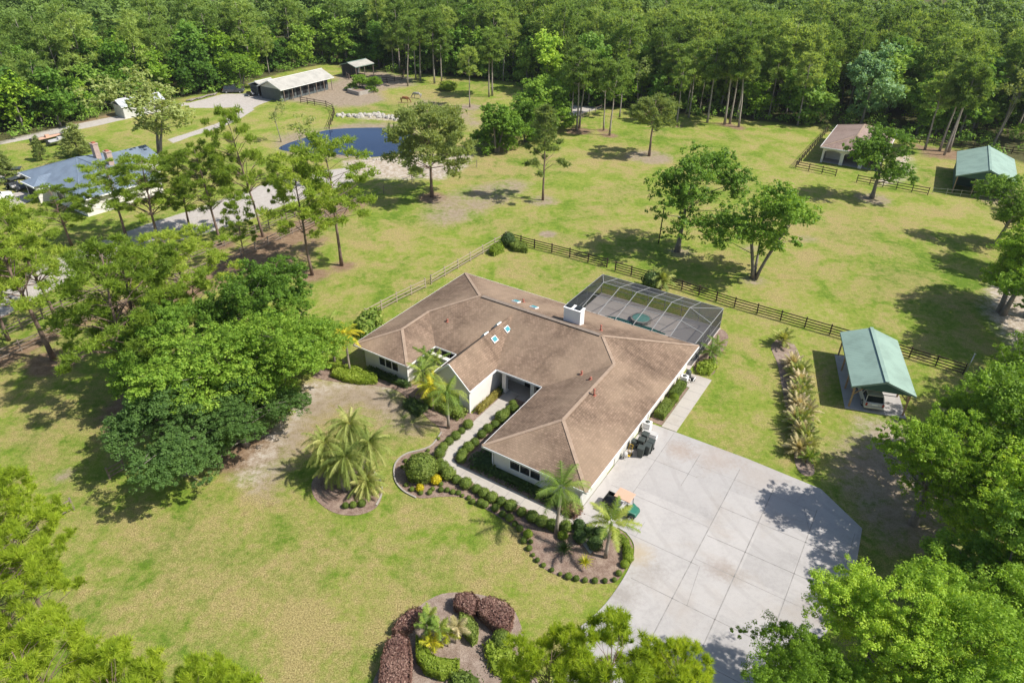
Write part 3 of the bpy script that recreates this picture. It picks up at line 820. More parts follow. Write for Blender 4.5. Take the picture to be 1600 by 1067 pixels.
# chimney chase, flues, vents, skylights
ch = MB()
ch.box((17.75, -5.95, 5.35), (1.85, 0.9, 1.9))
ch.box((17.75, -5.95, 6.33), (1.98, 1.02, 0.08))
chim = ch.build('chimney', M['white'], roof)
for dx in (-0.5, 0.5):
    f = MB(); f.box((17.75 + dx, -5.95, 6.43), (0.55, 0.45, 0.12)); f.box((17.75 + dx, -5.95, 6.51), (0.66, 0.56, 0.04)); f.build('chimney_cap', M['black'], chim)
def main_z(s, t): return 2.7 + (-t) / 3 if t > -7.35 else 2.7 + (t + 14.7) / 3
for s, t, zz, h in ((20.72, -5.81, main_z(0, -5.81), .55), (22.0, -12.1, 3.56, .30), (24.7, -15.0, 4.1, .62), (6.2, -11.6, 3.7, .22), (23.3, -12.9, 4.0, .18), (11.0, -4.6, 4.2, .3)):
    v = MB(); v.tube([(s, t, zz - .15), (s, t, zz + h)], 0.085, 8); v.box((s, t, zz + .02), (.34, .34, .04)); v.tube([(s, t, zz + h), (s, t, zz + h + .07)], .12, 8)
    v.build('vent_pipe', M['red_pipe'], roof)
def skylight(c, n, u, a=0.62, l=0.8):
    c = Vector(c); n = Vector(n).normalized(); u = Vector(u).normalized(); w = n.cross(u)
    def q(e, h0, h1, ww, ll, mat, nm, par):
        m = MB()
        P = [c + u * (x * ll / 2) + w * (y * ww / 2) + n * h for h in (h0, h1) for x, y in ((-1, -1), (1, -1), (1, 1), (-1, 1))]
        m.add(P, [(3, 2, 1, 0), (4, 5, 6, 7), (0, 1, 5, 4), (1, 2, 6, 5), (2, 3, 7, 6), (3, 0, 4, 7)])
        return m.build(nm, mat, par)
    f = q(0, -0.05, 0.13, a, l, M['white'], 'skylight', roof)
    q(0, 0.131, 0.16, a - .16, l - .16, M['skyglass'], 'pane', f)
for t in (-12.55, -10.3):
    s = 12.62; skylight((s, t, 2.7 + (14.3 - s) * .943), (.943, 0, 1), (0, 1, 0), .6, .72)
    s = 11.55; skylight((s, t, 2.7 + (s - 9.7) * .943), (-.943, 0, 1), (0, 1, 0), .6, .72)
for s in (10.6, 12.8): skylight((s, -5.4, main_z(0, -5.4)), (0, 1 / 3, 1), (1, 0, 0), .75, .75)
# walls: one stucco shell per wing, butted end to end
b = MB()
b.prism([(.75, -.7), (28.3, -.7), (28.3, -23.7), (20.1, -23.7), (20.1, -12.4), (14.05, -12.4), (14.05, -18.75), (9.95, -18.75), (9.95, -13.7), (6.3, -13.7), (6.3, -18.3), (.75, -18.3)], 0, 2.51)
b.add([(14.05, -18.75, 2.5), (9.95, -18.75, 2.5), (12, -18.75, GA - .12), (14.05, -18.55, 2.5), (9.95, -18.55, 2.5), (12, -18.55, GA - .12)], [(0, 2, 1), (3, 4, 5), (0, 3, 5, 2), (1, 2, 5, 4), (0, 1, 4, 3)])
wall = b.build('wall', M['stucco'], house)
# right wall of the gable wing runs up to the eave
b = MB(); b.box((8.0, -15.5, 1.12), (3.9, .38, 2.24)); b.box((8.0, -15.5, 2.29), (3.95, .46, .10)); b.build('courtyard_wall', M['stucco'], house)
for s in (15.0, 18.15):
    b = MB(); b.box((s, -14.2, 1.32), (.42, .42, 2.4)); b.box((s, -14.2, .2), (.52, .52, .18)); b.box((s, -14.2, 2.42), (.52, .52, .12)); b.build('column', M['stucco'], house)
def window(s0, s1, t, zb, zt, nrm=-1, panes=3, axis=0, par=house):
    c = (s0 + s1) / 2; w = s1 - s0
    f = MB()
    def bx(cc, ww, z, h, off, d):
        if axis == 0: f.box((cc, t + nrm * off, z), (ww, d, h))
        else: f.box((t + nrm * off, cc, z), (d, ww, h))
    bx(c, w + .16, zb - .04, .08, .03, .10); bx(c, w + .16, zt + .04, .08, .03, .10)
    for k in range(panes + 1): bx(s0 + w * k / panes, .07, (zb + zt) / 2, zt - zb, .03, .09)
    fr = f.build('window', M['white'], par)
    g = MB(); f = g; bx(c, w - .02, (zb + zt) / 2, zt - zb - .01, .012, .03); g.build('pane', M['glass'], fr)
window(2.7, 5.2, -18.3, .95, 2.15)
window(21.7, 24.6, -23.7, .95, 2.15)
window(7.0, 8.9, -13.7, .3, 2.2, panes=2)
window(10.8, 13.0, -18.75, .6, 1.9, panes=2)
window(3, 6, -.7, .8, 2.1, 1); window(10, 14.0, -.7, .2, 2.2, 1, 4); window(15.5, 20, -.7, .2, 2.2, 1, 4); window(22, 26, -.7, .2, 2.2, 1, 4)
window(-5.2, -4.2, 28.3, 1.2, 2.1, 1, 1, 1); window(-9.2, -8.0, 28.3, 1.0, 2.1, 1, 2, 1)
d = MB(); d.box((17.1, -12.43, 1.2), (1.9, .06, 2.16)); dd = d.build('entry_door', M['wall_dark'], house)
for t in (-14.2, -20.0):
    d = MB(); d.box((28.33, t - 1.6, 1.1), (.06, 3.9 if t > -15 else 4.9, 2.15))
    for z in (.35, .85, 1.35, 1.85): d.box((28.365, t - 1.6, z), (.02, 3.8 if t > -15 else 4.8, .40))
    d.build('garage_door', M['barn_white'], house)
for s, t in ((28.36, -10.6), (20.03, -23.76), (6.36, -18.36), (14.1, -18.8), (28.36, -23.76)):
    d = MB(); d.box((s, t, 1.25), (.09, .09, 2.5)); d.build('downpipe', M['white'], house)

# ================================================================== POOL CAGE
cage = thing('pool_cage', 'dark screened pool enclosure with pale frame behind the house roof', 'pool cage', HR, HT)
S0, S1, T1 = 13.8, 28.55, 9.0
ra = [15.75 + 2.05 * k for k in range(6)]
b = MB()
fr_ = lambda p, q, w=.055: b.beam(p, q, w, w)
for s in ra:
    fr_((s, 5.0, 3.8), (s, -.3, 2.95)); fr_((s, 5.0, 3.8), (s, T1, 2.6)); fr_((s, T1, 0), (s, T1, 2.6))
fr_((ra[0], 5, 3.8), (ra[-1], 5, 3.8)); fr_((ra[0], 2.5, 3.4), (ra[-1] , 2.5, 3.4))
fr_((S0, T1, 2.6), (S1, T1, 2.6)); fr_((S0, T1, 2.6), (S0, .1, 2.75)); fr_((S1, T1, 2.6), (S1, .1, 2.75))
fr_((S0, T1, 2.6), (ra[0], 5, 3.8)); fr_((S1, T1, 2.6), (ra[-1], 5, 3.8))
for s_, rr in ((S0, ra[0]), (S1, ra[-1])):
    fr_((s_, T1, 0), (s_, T1, 2.6)); fr_((s_, .15, 0), (s_, .15, 2.75))
    for t in (2.5, 5.0): fr_((s_, t, 0), (s_, t, 2.68)); fr_((s_, t, 2.68), (rr, t, 3.4 if t < 3 else 3.8))
    fr_((s_, .1, 1.0), (s_, T1, 1.0), .05)
fr_((S0, T1, 1.0), (S1, T1, 1.0), .05); fr_((S0, T1, .05), (S1, T1, .05)); fr_((S1, .1, .05), (S1, T1, .05))
fr_((ra[0], 7, 3.2), (ra[-1], 7, 3.2), .05)
b.build('frame', M['alu'], cage)
b = MB()
for k in range(5): b.face([(ra[k], -.3, 2.96), (ra[k + 1], -.3, 2.96), (ra[k + 1], 5, 3.8), (ra[k], 5, 3.8)])
b.build('screen_panel', M['screen_top'], cage)
b = MB()
b.face([(S0, T1, 2.6), (S1, T1, 2.6), (ra[-1], 5, 3.8), (ra[0], 5, 3.8)])
b.face([(S0, T1, 2.6), (ra[0], 5, 3.8), (ra[0], -.3, 2.96), (S0, .1, 2.75)])
b.face([(S1, T1, 2.6), (ra[-1], 5, 3.8), (ra[-1], -.3, 2.96), (S1, .1, 2.75)])
b.build('screen_panel', M['screen_slope'], cage)
b = MB()
b.add([(S0, T1, 0), (S1, T1, 0), (S1, T1, 2.6), (S0, T1, 2.6)], [(0, 1, 2, 3)])
b.add([(S0, .1, 0), (S0, T1, 0), (S0, T1, 2.6), (S0, .1, 2.75)], [(0, 1, 2, 3)])
b.add([(S1, .1, 0), (S1, T1, 0), (S1, T1, 2.6), (S1, .1, 2.75)], [(0, 1, 2, 3)])
b.build('screen_wall', M['screen_wall'], cage)
sheet('pool_deck', [hw(S0 - .1, -.7), hw(S1 + .1, -.7), hw(S1 + .1, T1 + .1), hw(S0 - .1, T1 + .1)], 0.08, M['deck'], 0.1)
pool = thing('swimming_pool', 'dark green pool with a round raised spa inside the screened enclosure', 'pool', (*hw(20.2, 5.0), 0.08), HT)
b = MB(); b.prism([(-3.6, -3.0), (3.8, -3.0), (3.8, -.6), (1.9, -.25), (-2.2, -.25), (-3.6, -.8)], 0.006, 0.03); b.build('pool_water', M['pool_water'], pool)
b = MB()
cc = [(math.cos(k * math.pi / 6), math.sin(k * math.pi / 6)) for k in range(12)]
b.prism([(1.25 * x + .3, 1.15 * y + .6) for x, y in cc], 0.0, 0.36); b.build('spa', M['block'], pool)
b = MB(); b.prism([(1.02 * x + .3, .92 * y + .6) for x, y in cc], 0.362, 0.375); b.build('spa_water', M['spa_water'], pool)

# ================================================================== GENERIC SHEDS
def gable_shed(name, label, cat, c, rz, Lx, Wy, he, hr, roofmat, walls=(), posts=(), over=.3, wallmat=None, floor=None, trim=None, fasc=True):
    """ridge along local x; c centre; walls: list of (x0,y0,x1,y1,z0,z1)"""
    t = thing(name, label, cat, (c[0], c[1], 0), rz)
    hx, hy = Lx / 2, Wy / 2
    b = MB()
    b.face([(-hx, -hy, he), (hx, -hy, he), (hx, 0, hr), (-hx, 0, hr)])
    b.face([(-hx, hy, he), (hx, hy, he), (hx, 0, hr), (-hx, 0, hr)])
    r = b.build('roof', roofmat, t)
    md = r.modifiers.new('thick', 'SOLIDIFY'); md.thickness = 0.06; md.offset = -1
    b = MB(); b.beam((-hx - .02, 0, hr + .02), (hx + .02, 0, hr + .02), .34, .05); b.build('ridge_cap', trim or roofmat, r)
    if fasc:
        b = MB()
        for sx in (-1, 1):
            b.beam((sx * (hx - .02), -hy, he - .12), (sx * (hx - .02), 0, hr - .12), .05, .16)
            b.beam((sx * (hx - .02), hy, he - .12), (sx * (hx - .02), 0, hr - .12), .05, .16)
        for sy in (-1, 1): b.beam((-hx, sy * (hy - .02), he - .12), (hx, sy * (hy - .02), he - .12), .05, .14)
        b.build('fascia', trim or roofmat, t)
    if walls:
        b = MB()
        for x0, y0, x1, y1, za, zb in walls:
            b.box(((x0 + x1) / 2, (y0 + y1) / 2, (za + zb) / 2), (abs(x1 - x0) + .12, abs(y1 - y0) + .12, zb - za))
        b.build('wall', wallmat, t)
    for p in posts:
        b = MB(); b.box((p[0], p[1], he / 2 - .05), (.14, .14, he - .1)); b.build('post', p[2] if len(p) > 2 else M['post_tan'], t)
    return t

# carport
cpa, cpb, cpc, cpd = (31.6, 51.7), (36.85, 50.4), (39.5, 59.9), (34.35, 61.45)
cc_ = ((cpa[0] + cpb[0] + cpc[0] + cpd[0]) / 4, (cpa[1] + cpb[1] + cpc[1] + cpd[1]) / 4)
CA = math.atan2(cpd[1] - cpa[1], cpd[0] - cpa[0])
cp = gable_shed('carport', 'open carport with pale green metal gable roof on timber posts beside the lawn', 'carport', cc_, CA, 10.0, 5.5, 2.6, 3.65, M['roof_green'],
                posts=[(x, y) for x in (-4.6, -1.6, 1.6, 4.6) for y in (-2.35, 2.35)], trim=M['roof_green'])
b = MB()
b.add([(-4.97, -2.7, 2.52), (-4.97, 2.7, 2.52), (-4.97, 0, 3.55), (-4.93, -2.7, 2.52), (-4.93, 2.7, 2.52), (-4.93, 0, 3.55)], [(0, 2, 1), (3, 4, 5), (0, 3, 5, 2), (1, 2, 5, 4), (0, 1, 4, 3)])
b.build('gable_panel', M['wall_green'], cp)
for x in (-4.6, -1.6, 1.6, 4.6):
    for y in (-2.35, 2.35):
        b = MB(); sy = -1 if y < 0 else 1
        b.beam((x, y, 1.5), (x + (1 if x < 0 else -1) * .9, y, 2.45), .09, .09); b.beam((x, y, 1.5), (x, y - sy * .9, 2.55), .09, .09)
        b.build('brace', M['post_tan'], cp)
b = MB()
for x in (-4.6, -1.6, 1.6, 4.6): b.beam((x, -2.4, 2.5), (x, 2.4, 2.5), .09, .14)
b.build('tie_beam', M['post_tan'], cp)
ca, sa = math.cos(CA), math.sin(CA)
def cpl(x, y): return (cc_[0] + x * ca - y * sa, cc_[1] + x * sa + y * ca)
sheet('carport_slab', [cpl(-5.0, -2.6), cpl(4.6, -2.6), cpl(4.6, 2.7), cpl(-5.0, 2.7)], 0.06, M['concrete'], 0.1)

# green barn
GA_ = math.atan2(123.2 - 109.5, 80.1 - 72.5)
gb = gable_shed('green_barn', 'open fronted barn with green metal roof at the right edge of the pasture', 'barn', (80.3, 115.3), GA_, 15.5, 8.9, 3.0, 4.7, M['roof_green'],
                walls=[(-6.8, 4.0, 7.2, 4.0, 0, 2.95), (7.2, -4.0, 7.2, 4.0, 0, 2.95), (-6.8, -4.0, 7.2, -4.0, 0, 2.95), (-2.2, -3.95, -2.2, 3.95, 0, 2.95)], wallmat=M['wall_green'],
                posts=[(-7.3, y) for y in (-4.1, -1.4, 1.4, 4.1)])
b = MB()
b.add([(-7.5, -4.3, 2.9), (-7.5, 4.3, 2.9), (-7.5, 0, 4.55), (-7.44, -4.3, 2.9), (-7.44, 4.3, 2.9), (-7.44, 0, 4.55)], [(0, 2, 1), (3, 4, 5), (0, 3, 5, 2), (1, 2, 5, 4), (0, 1, 4, 3)])
b.build('gable_panel', M['wall_green'], gb)
b = MB(); b.box((-2.3, .6, 1.0), (.08, 1.0, 2.0)); b.box((-2.3, -.8, 1.0), (.08, 1.0, 2.0)); b.build('door', M['canvas'], gb)

# brown roofed stable with arches
bs = thing('stable', 'small cream stable with arched openings and brown hip roof behind the pasture fence', 'stable', (*at(1302, 236), 0), 0)
A_ = math.atan2(124.9 - 125.85, 59.4 - 56.06)
def st_corner():
    p = at(1282, 229, 3); return p
P0 = at(1282, 229.5, 2.9); P1 = at(1309, 195, 2.9)
ax = math.atan2(P1[1] - P0[1], P1[0] - P0[0])
DB = math.hypot(P1[0] - P0[0], P1[1] - P0[1])
bs.location = (P0[0], P0[1], 0); bs.rotation_euler = (0, 0, ax - math.pi / 2)
WB = 11.0
b = MB(); hh = 2.9; rz_ = 4.6; k = 3.8
vv = dict(a=(0, 0, hh), b=(WB, 0, hh), c=(WB, DB, hh), d=(0, DB, hh), r=(k + 1.4, k + 1, rz_), q=(k + 1.4, DB - k, rz_))
for f in ('a b r', 'b c q r', 'c d q', 'd a r q'): b.face([vv[x] for x in f.split()])
r = b.build('roof', M['shingle_barn'], bs)
b = MB()
for p, q in ('ar', 'br', 'cq', 'dq', 'rq'): b.beam(vv[p], vv[q], .3, .05)
b.build('ridge_cap', M['shingle_cap'], r)
b = MB()
for p, q in ('ab', 'bc', 'cd', 'da'):
    P_, Q_ = vv[p], vv[q]; b.beam((P_[0], P_[1], hh - .08), (Q_[0], Q_[1], hh - .08), .12, .18)
b.build('fascia', M['white'], bs)
def arch_wall(b, x0, x1, y, th, H, spans):
    cur = x0
    for a, c, spring in spans:
        b.box(((cur + a) / 2, y, H / 2), (a - cur, th, H))
        n = 8; R_ = (c - a) / 2; rise = .5
        for i in range(n):
            t0, t1 = math.pi * i / n, math.pi * (i + 1) / n
            xa, xb = (a + c) / 2 - R_ * math.cos(t0), (a + c) / 2 - R_ * math.cos(t1)
            za, zb = spring + rise * math.sin(t0), spring + rise * math.sin(t1)
            vs = [(xa, y - th / 2, za), (xb, y - th / 2, zb), (xb, y - th / 2, H), (xa, y - th / 2, H), (xa, y + th / 2, za), (xb, y + th / 2, zb), (xb, y + th / 2, H), (xa, y + th / 2, H)]
            b.add(vs, [(0, 1, 2, 3), (7, 6, 5, 4), (0, 4, 5, 1), (3, 2, 6, 7)])
        cur = c
    b.box(((cur + x1) / 2, y, H / 2), (x1 - cur, th, H))
b = MB(); arch_wall(b, .5, WB - .5, .55, .2, 2.82, [(.85, 3.7, 1.9), (4.3, 7.0, 1.9), (7.6, 10.2, 1.9)])
b.box((.6, (.65 + DB - .6) / 2, 1.41), (.2, DB - 1.25, 2.82)); b.box((WB - .6, (.65 + DB - .6) / 2, 1.41), (.2, DB - 1.25, 2.82)); b.box((WB / 2, DB - .6, 1.41), (WB - 1.4, .2, 2.82))
b.build('wall', M['stucco'], bs)
b = MB(); b.box((2.3, 3.6, 1.35), (3.0, .12, 2.7)); b.box((6.6, 6.5, 1.35), (5.3, .12, 2.7)); b.build('inner_wall', M['stucco'], bs)
b = MB(); b.box((WB / 2, DB / 2, .03), (WB - 1.5, DB - 1.5, .06)); b.build('floor', M['concrete'], bs)

# long white barn and its lower annex
a_, b_ = at(438, 140.5, 3), at(522, 120, 3)
c_ = at(417, 126.5, 4.4)
ang = math.atan2(b_[1] - a_[1], b_[0] - a_[0]); LB = math.hypot(b_[0] - a_[0], b_[1] - a_[1])
n_ = Vector((-math.sin(ang), math.cos(ang)))
WBN = 8.0
cb = ((a_[0] + b_[0]) / 2 + n_.x * WBN / 2, (a_[1] + b_[1]) / 2 + n_.y * WBN / 2)
lb = gable_shed('long_barn', 'long low horse barn with white metal roof at the edge of the woods', 'barn', cb, ang, LB, WBN, 2.9, 4.5, M['roof_white'],
           walls=[(-LB / 2 + .8, WBN / 2 - .5, LB / 2 - .8, WBN / 2 - .5, 0, 2.85), (-LB / 2 + .8, -WBN / 2 + 1.2, LB / 2 - 1.5, -WBN / 2 + 1.2, 0, 2.85), (-LB / 2 + .7, -WBN / 2 + 1.2, -LB / 2 + .7, WBN / 2 - .5, 0, 2.85), (LB / 2 - 1.4, -WBN / 2 + 1.2, LB / 2 - 1.4, WBN / 2 - .5, 0, 2.85)],
           wallmat=M['barn_grey'], posts=[(-LB / 2 + 1 + k * (LB - 2) / 6, -WBN / 2 + .15, M['wood_grey']) for k in range(7)], trim=M['white'])
b = MB(); b.add([(-LB / 2 + .6, -WBN / 2 + .6, 2.8), (-LB / 2 + .6, WBN / 2 - .6, 2.8), (-LB / 2 + .6, 0, 4.35), (-LB / 2 + .7, -WBN / 2 + .6, 2.8), (-LB / 2 + .7, WBN / 2 - .6, 2.8), (-LB / 2 + .7, 0, 4.35)], [(0, 2, 1), (3, 4, 5), (0, 3, 5, 2), (1, 2, 5, 4), (0, 1, 4, 3)])
b.build('gable_panel', M['barn_white'], lb)
for k in range(7):
    x = -LB / 2 + 2.2 + k * (LB - 5) / 6
    b = MB(); b.box((x, -WBN / 2 + 1.1, 1.35), (1.5, .08, 1.5)); b.build('stall_opening', M['wall_dark'], lb)
an = gable_shed('barn_annex', 'small white roofed annex on the left end of the long horse barn', 'shed', (-60.9, 173.1), ang, 5.0, 5.0, 2.6, 3.4, M['roof_white'],
           walls=[(-2.2, 2.1, 2.3, 2.1, 0, 2.55), (2.2, -2.0, 2.2, 2.0, 0, 2.55), (-2.2, -.4, -2.2, 2.0, 0, 2.5)], wallmat=M['barn_grey'], posts=[(-2.3, -2.2, M['white']), (2.2, -2.2, M['white'])], trim=M['white'])
b = MB(); b.box((0, 1.9, 1.2), (4, .1, 2.3)); b.build('door', M['wall_dark'], an)

s0 = at(541, 104, 3.2); s1 = at(569, 98, 3.2)
gable_shed('run_in_shelter', 'small open livestock shelter with pale metal roof beyond the long barn', 'shelter', ((s0[0] + s1[0]) / 2, (s0[1] + s1[1]) / 2 + 2), math.atan2(s1[1] - s0[1], s1[0] - s0[0]), 7.0, 6.0, 3.0, 3.8, M['roof_white'],
           walls=[(-3, 2.6, 3, 2.6, 0, 2.9)], wallmat=M['barn_grey'], posts=[(x, y, M['wood_grey']) for x in (-3.2, 0, 3.2) for y in (-2.7, 2.5)], trim=M['roof_green'])

# greenhouse-like white roofed shed behind the tree
g0 = at(177, 168, 2.6); g1 = at(246, 156, 2.6)
gable_shed('storage_shed', 'white roofed shed half hidden behind the tall leafy tree by the lane', 'shed', ((g0[0] + g1[0]) / 2 - .6, (g0[1] + g1[1]) / 2 + 2.4), math.atan2(g1[1] - g0[1], g1[0] - g0[0]), 9.6, 5.2, 2.5, 3.6, M['roof_greenhouse'],
           walls=[(-4.5, -2.3, 4.5, -2.3, 0, 2.45), (-4.5, 2.3, 4.5, 2.3, 0, 2.45), (-4.5, -2.3, -4.5, 2.3, 0, 2.45), (4.5, -2.3, 4.5, 2.3, 0, 2.45)], wallmat=M['barn_white'], trim=M['white'])

# neighbour's blue-grey roofed house
nh = thing('neighbour_house', 'house with blue grey metal hip roof and two pale brick chimneys at the left edge', 'house', (*at(30, 271, 2.8), 0), 0)
n0, n1 = Vector(at(29, 270, 2.8)), Vector(at(58, 284.5, 2.8))
d1 = Vector((math.cos(R(-36)), math.sin(R(-36))))     # along the near gable end
d2 = Vector((-d1.y, d1.x))
nh.location = (n0.x, n0.y, 0); nh.rotation_euler = (0, 0, R(-36))
def nb(vs, b): b.face(vs)
b = MB(); he = 2.8
# main block: 20 along the garage front by 13.2 deep, hipped, with a rear wing
Wd, Ln = 20.0, 13.2
rz2 = he + 2.2
vv = dict(a=(0, 0, he), b=(Wd, 0, he), c=(Wd, Ln, he), d=(0, Ln, he), r=(6.6, 6.6, rz2), q=(Wd - 6.6, 6.6, rz2))
for f in ('a b q r', 'b c q', 'c d r q', 'd a r'): b.face([vv[x] for x in f.split()])
b.face([(4.4, -1.6, he), (8.8, -1.6, he), (6.6, .4, he + .75)]); b.face([(4.4, -1.6, he), (6.6, .4, he + .75), (6.6, 2.3, he + .75), (4.4, .2, he + .02)]); b.face([(8.8, -1.6, he), (6.6, .4, he + .75), (6.6, 2.3, he + .75), (8.8, .2, he + .02)])
b.face([(1.5, Ln - 2.5, he - .1), (5.5, Ln - 4, he + 1.25), (5.5, Ln + 5.2, he + 1.25), (1.5, Ln + 5.2, he - .1)]); b.face([(9.5, Ln - 2.5, he - .1), (5.5, Ln - 4, he + 1.25), (5.5, Ln + 5.2, he + 1.25), (9.5, Ln + 5.2, he - .1)])
rr = b.build('roof', M['roof_blue'], nh)
b = MB()
for p, q in ('ar', 'br', 'cq', 'dq', 'rq'): b.beam(vv[p], vv[q], .26, .05)
b.build('ridge_cap', M['roof_blue'], rr)
b = MB(); b.prism([(.6, .6), (Wd - .6, .6), (Wd - .6, Ln - .6), (9.0, Ln - .6), (9.0, Ln + 4.8), (2.0, Ln + 4.8), (2.0, Ln - .6), (.6, Ln - .6)], 0, he - .13)
b.prism([(4.8, -1.2), (8.4, -1.2), (8.4, .58), (4.8, .58)], 0, he - .05); b.build('wall', M['stucco'], nh)
b = MB()
for p, q in ('ab', 'bc', 'cd', 'da'):
    P_, Q_ = vv[p], vv[q]; b.beam((P_[0], P_[1], he - .08), (Q_[0], Q_[1], he - .08), .12, .18)
b.beam((4.4, -1.6, he - .08), (8.8, -1.6, he - .08), .12, .2); b.build('fascia', M['white'], nh)
for k, (px, py) in enumerate(((152, 244), (173, 257))):
    c = at(px, py, 4.3)
    lx = (Vector(c) - n0).dot(d1); ly = (Vector(c) - n0).dot(d2)
    b = MB(); b.box((lx, ly, 4.6), (1.0, .8, 3.4)); b.box((lx, ly, 6.35), (1.16, .96, .14)); cm = b.build('chimney', M['brick_pale'], rr)
    b = MB(); b.box((lx, ly, 6.5), (.6, .5, .18)); b.build('chimney_cap', M['red_pipe'], cm)
for x in (3.5,):
    b = MB(); b.box((6.6, -1.23, 1.1), (2.9, .05, 2.1)); b.build('garage_door', M['wall_dark'], nh)
b = MB(); b.box((12.0, .57, 1.4), (2.4, .05, 1.3)); b.build('window', M['glass'], nh)
# ================================================================== VEGETATION GENERATORS
def rs(seed): return np.random.default_rng(seed)
def unit(rng, n):
    v = rng.normal(size=(n, 3)); return v / (np.linalg.norm(v, axis=1)[:, None] + 1e-9)
def frames(nrm, rng):
    n = len(nrm)
    a = np.cross(nrm, unit(rng, n)); a /= (np.linalg.norm(a, axis=1)[:, None] + 1e-9)
    return a, np.cross(nrm, a)
def leaf_quads(c, nrm, size, rng, asp=0.6):
    a, b = frames(nrm, rng)
    s = size * rng.uniform(0.45, 1.6, len(c))[:, None]
    a = a * s * 0.5; b = b * s * 0.5 * asp
    return np.stack([c - a, c - b * 1.0, c + a, c + b * 1.0], 1)

def clump_leaves(cl, rad, per, size, rng, flat=0.7, up=0.35, sub_=0):
    """cl (m,3) clump centres, rad (m,), leaves sit on lumpy shells of the clumps"""
    if sub_:
        m0 = len(cl); k = sub_
        i0 = np.repeat(np.arange(m0), k)
        u0 = unit(rng, len(i0)); u0[:, 2] = u0[:, 2] * .85 + .15
        o0 = u0 * (rad[i0] * rng.uniform(.45, 1.12, len(i0)))[:, None]; o0[:, 2] *= flat
        cl = cl[i0] + o0; rad = rad[i0] * rng.uniform(.24, .46, len(i0)); per = max(4, int(per / k))
    m = len(cl)
    idx = np.repeat(np.arange(m), per)
    u = unit(rng, len(idx))
    u[:, 2] = u[:, 2] * 0.9 + 0.12
    r = rad[idx] * rng.uniform(0.45, 1.08, len(idx))
    off = u * r[:, None]; off[:, 2] *= flat
    nrm = u + unit(rng, len(idx)) * 0.75; nrm += np.array([.30, -.07, .30 + up])
    nrm /= np.linalg.norm(nrm, axis=1)[:, None]
    q = leaf_quads(cl[idx] + off, nrm, size, rng)
    ct = rng.uniform(0.15, 0.85, m)
    tint = np.clip(ct[idx] * 0.55 + rng.uniform(0, 1, len(idx)) * 0.45, 0, 1)
    return q, tint

def limbs(b, h, targets, rng, r0, fork, lean=(0, 0), maxn=40, base_flare=1.35, nseg=6, trunks=1, spread=0.0):
    """trunk(s) and curved limbs reaching the clumps"""
    tops = []
    for k in range(trunks):
        a = rng.uniform(0, 6.28)
        sp = spread * (1 if trunks > 1 else 0)
        bx, by = (0.35 * r0 * 3 * math.cos(a + k * 2.1), 0.35 * r0 * 3 * math.sin(a + k * 2.1)) if trunks > 1 else (0, 0)
        pts = []
        for i in range(nseg + 1):
            f = i / nseg
            pts.append((bx + lean[0] * f ** 1.4 + sp * math.cos(a + k * 2.1) * f ** 1.2 + rng.normal() * .03 * h * .2 * f * (f < .95),
                        by + lean[1] * f ** 1.4 + sp * math.sin(a + k * 2.1) * f ** 1.2 + rng.normal() * .03 * h * .2 * f, f * h))
        rad = [r0 * (base_flare if i == 0 else 1) * (1 - 0.86 * (i / nseg) ** 1.1) for i in range(nseg + 1)]
        if i: pts[0] = (pts[0][0], pts[0][1], -0.1)
        b.tube(pts, rad, 7)
        tops.append((pts, rad))
    if len(targets) > maxn:
        targets = targets[rng.choice(len(targets), maxn, replace=False)]
    for T in targets:
        pts, rad = min(tops, key=lambda tp: np.hypot(tp[0][-1][0] - T[0], tp[0][-1][1] - T[1]))
        d = math.hypot(T[0] - pts[-1][0], T[1] - pts[-1][1])
        zs = max(fork * h, min(T[2] - 0.45 * d, h * .93))
        if zs >= T[2] + .3: zs = max(fork * h * .9, T[2] - .2)
        f = min(max(zs / h, 0), .98); i = int(f * nseg); g = f * nseg - i
        S = np.array(pts[i]) * (1 - g) + np.array(pts[min(i + 1, nseg)]) * g
        rr = max(0.02, 0.42 * (rad[i] * (1 - g) + rad[min(i + 1, nseg)] * g))
        mid = S * .5 + np.array(T) * .5 + np.array([rng.normal() * .12 * d, rng.normal() * .12 * d, .10 * d])
        b.tube([tuple(S), tuple(mid), tuple(T)], [rr, rr * .62, rr * .22], 5, cap=False)

def mesh_of(b, name, mat):
    o = b.build(name, mat); me = o.data
    COL.objects.unlink(o); bpy.data.objects.remove(o)
    return me

class Kind:
    def __init__(s, trunk, crown): s.trunk = trunk; s.crown = crown

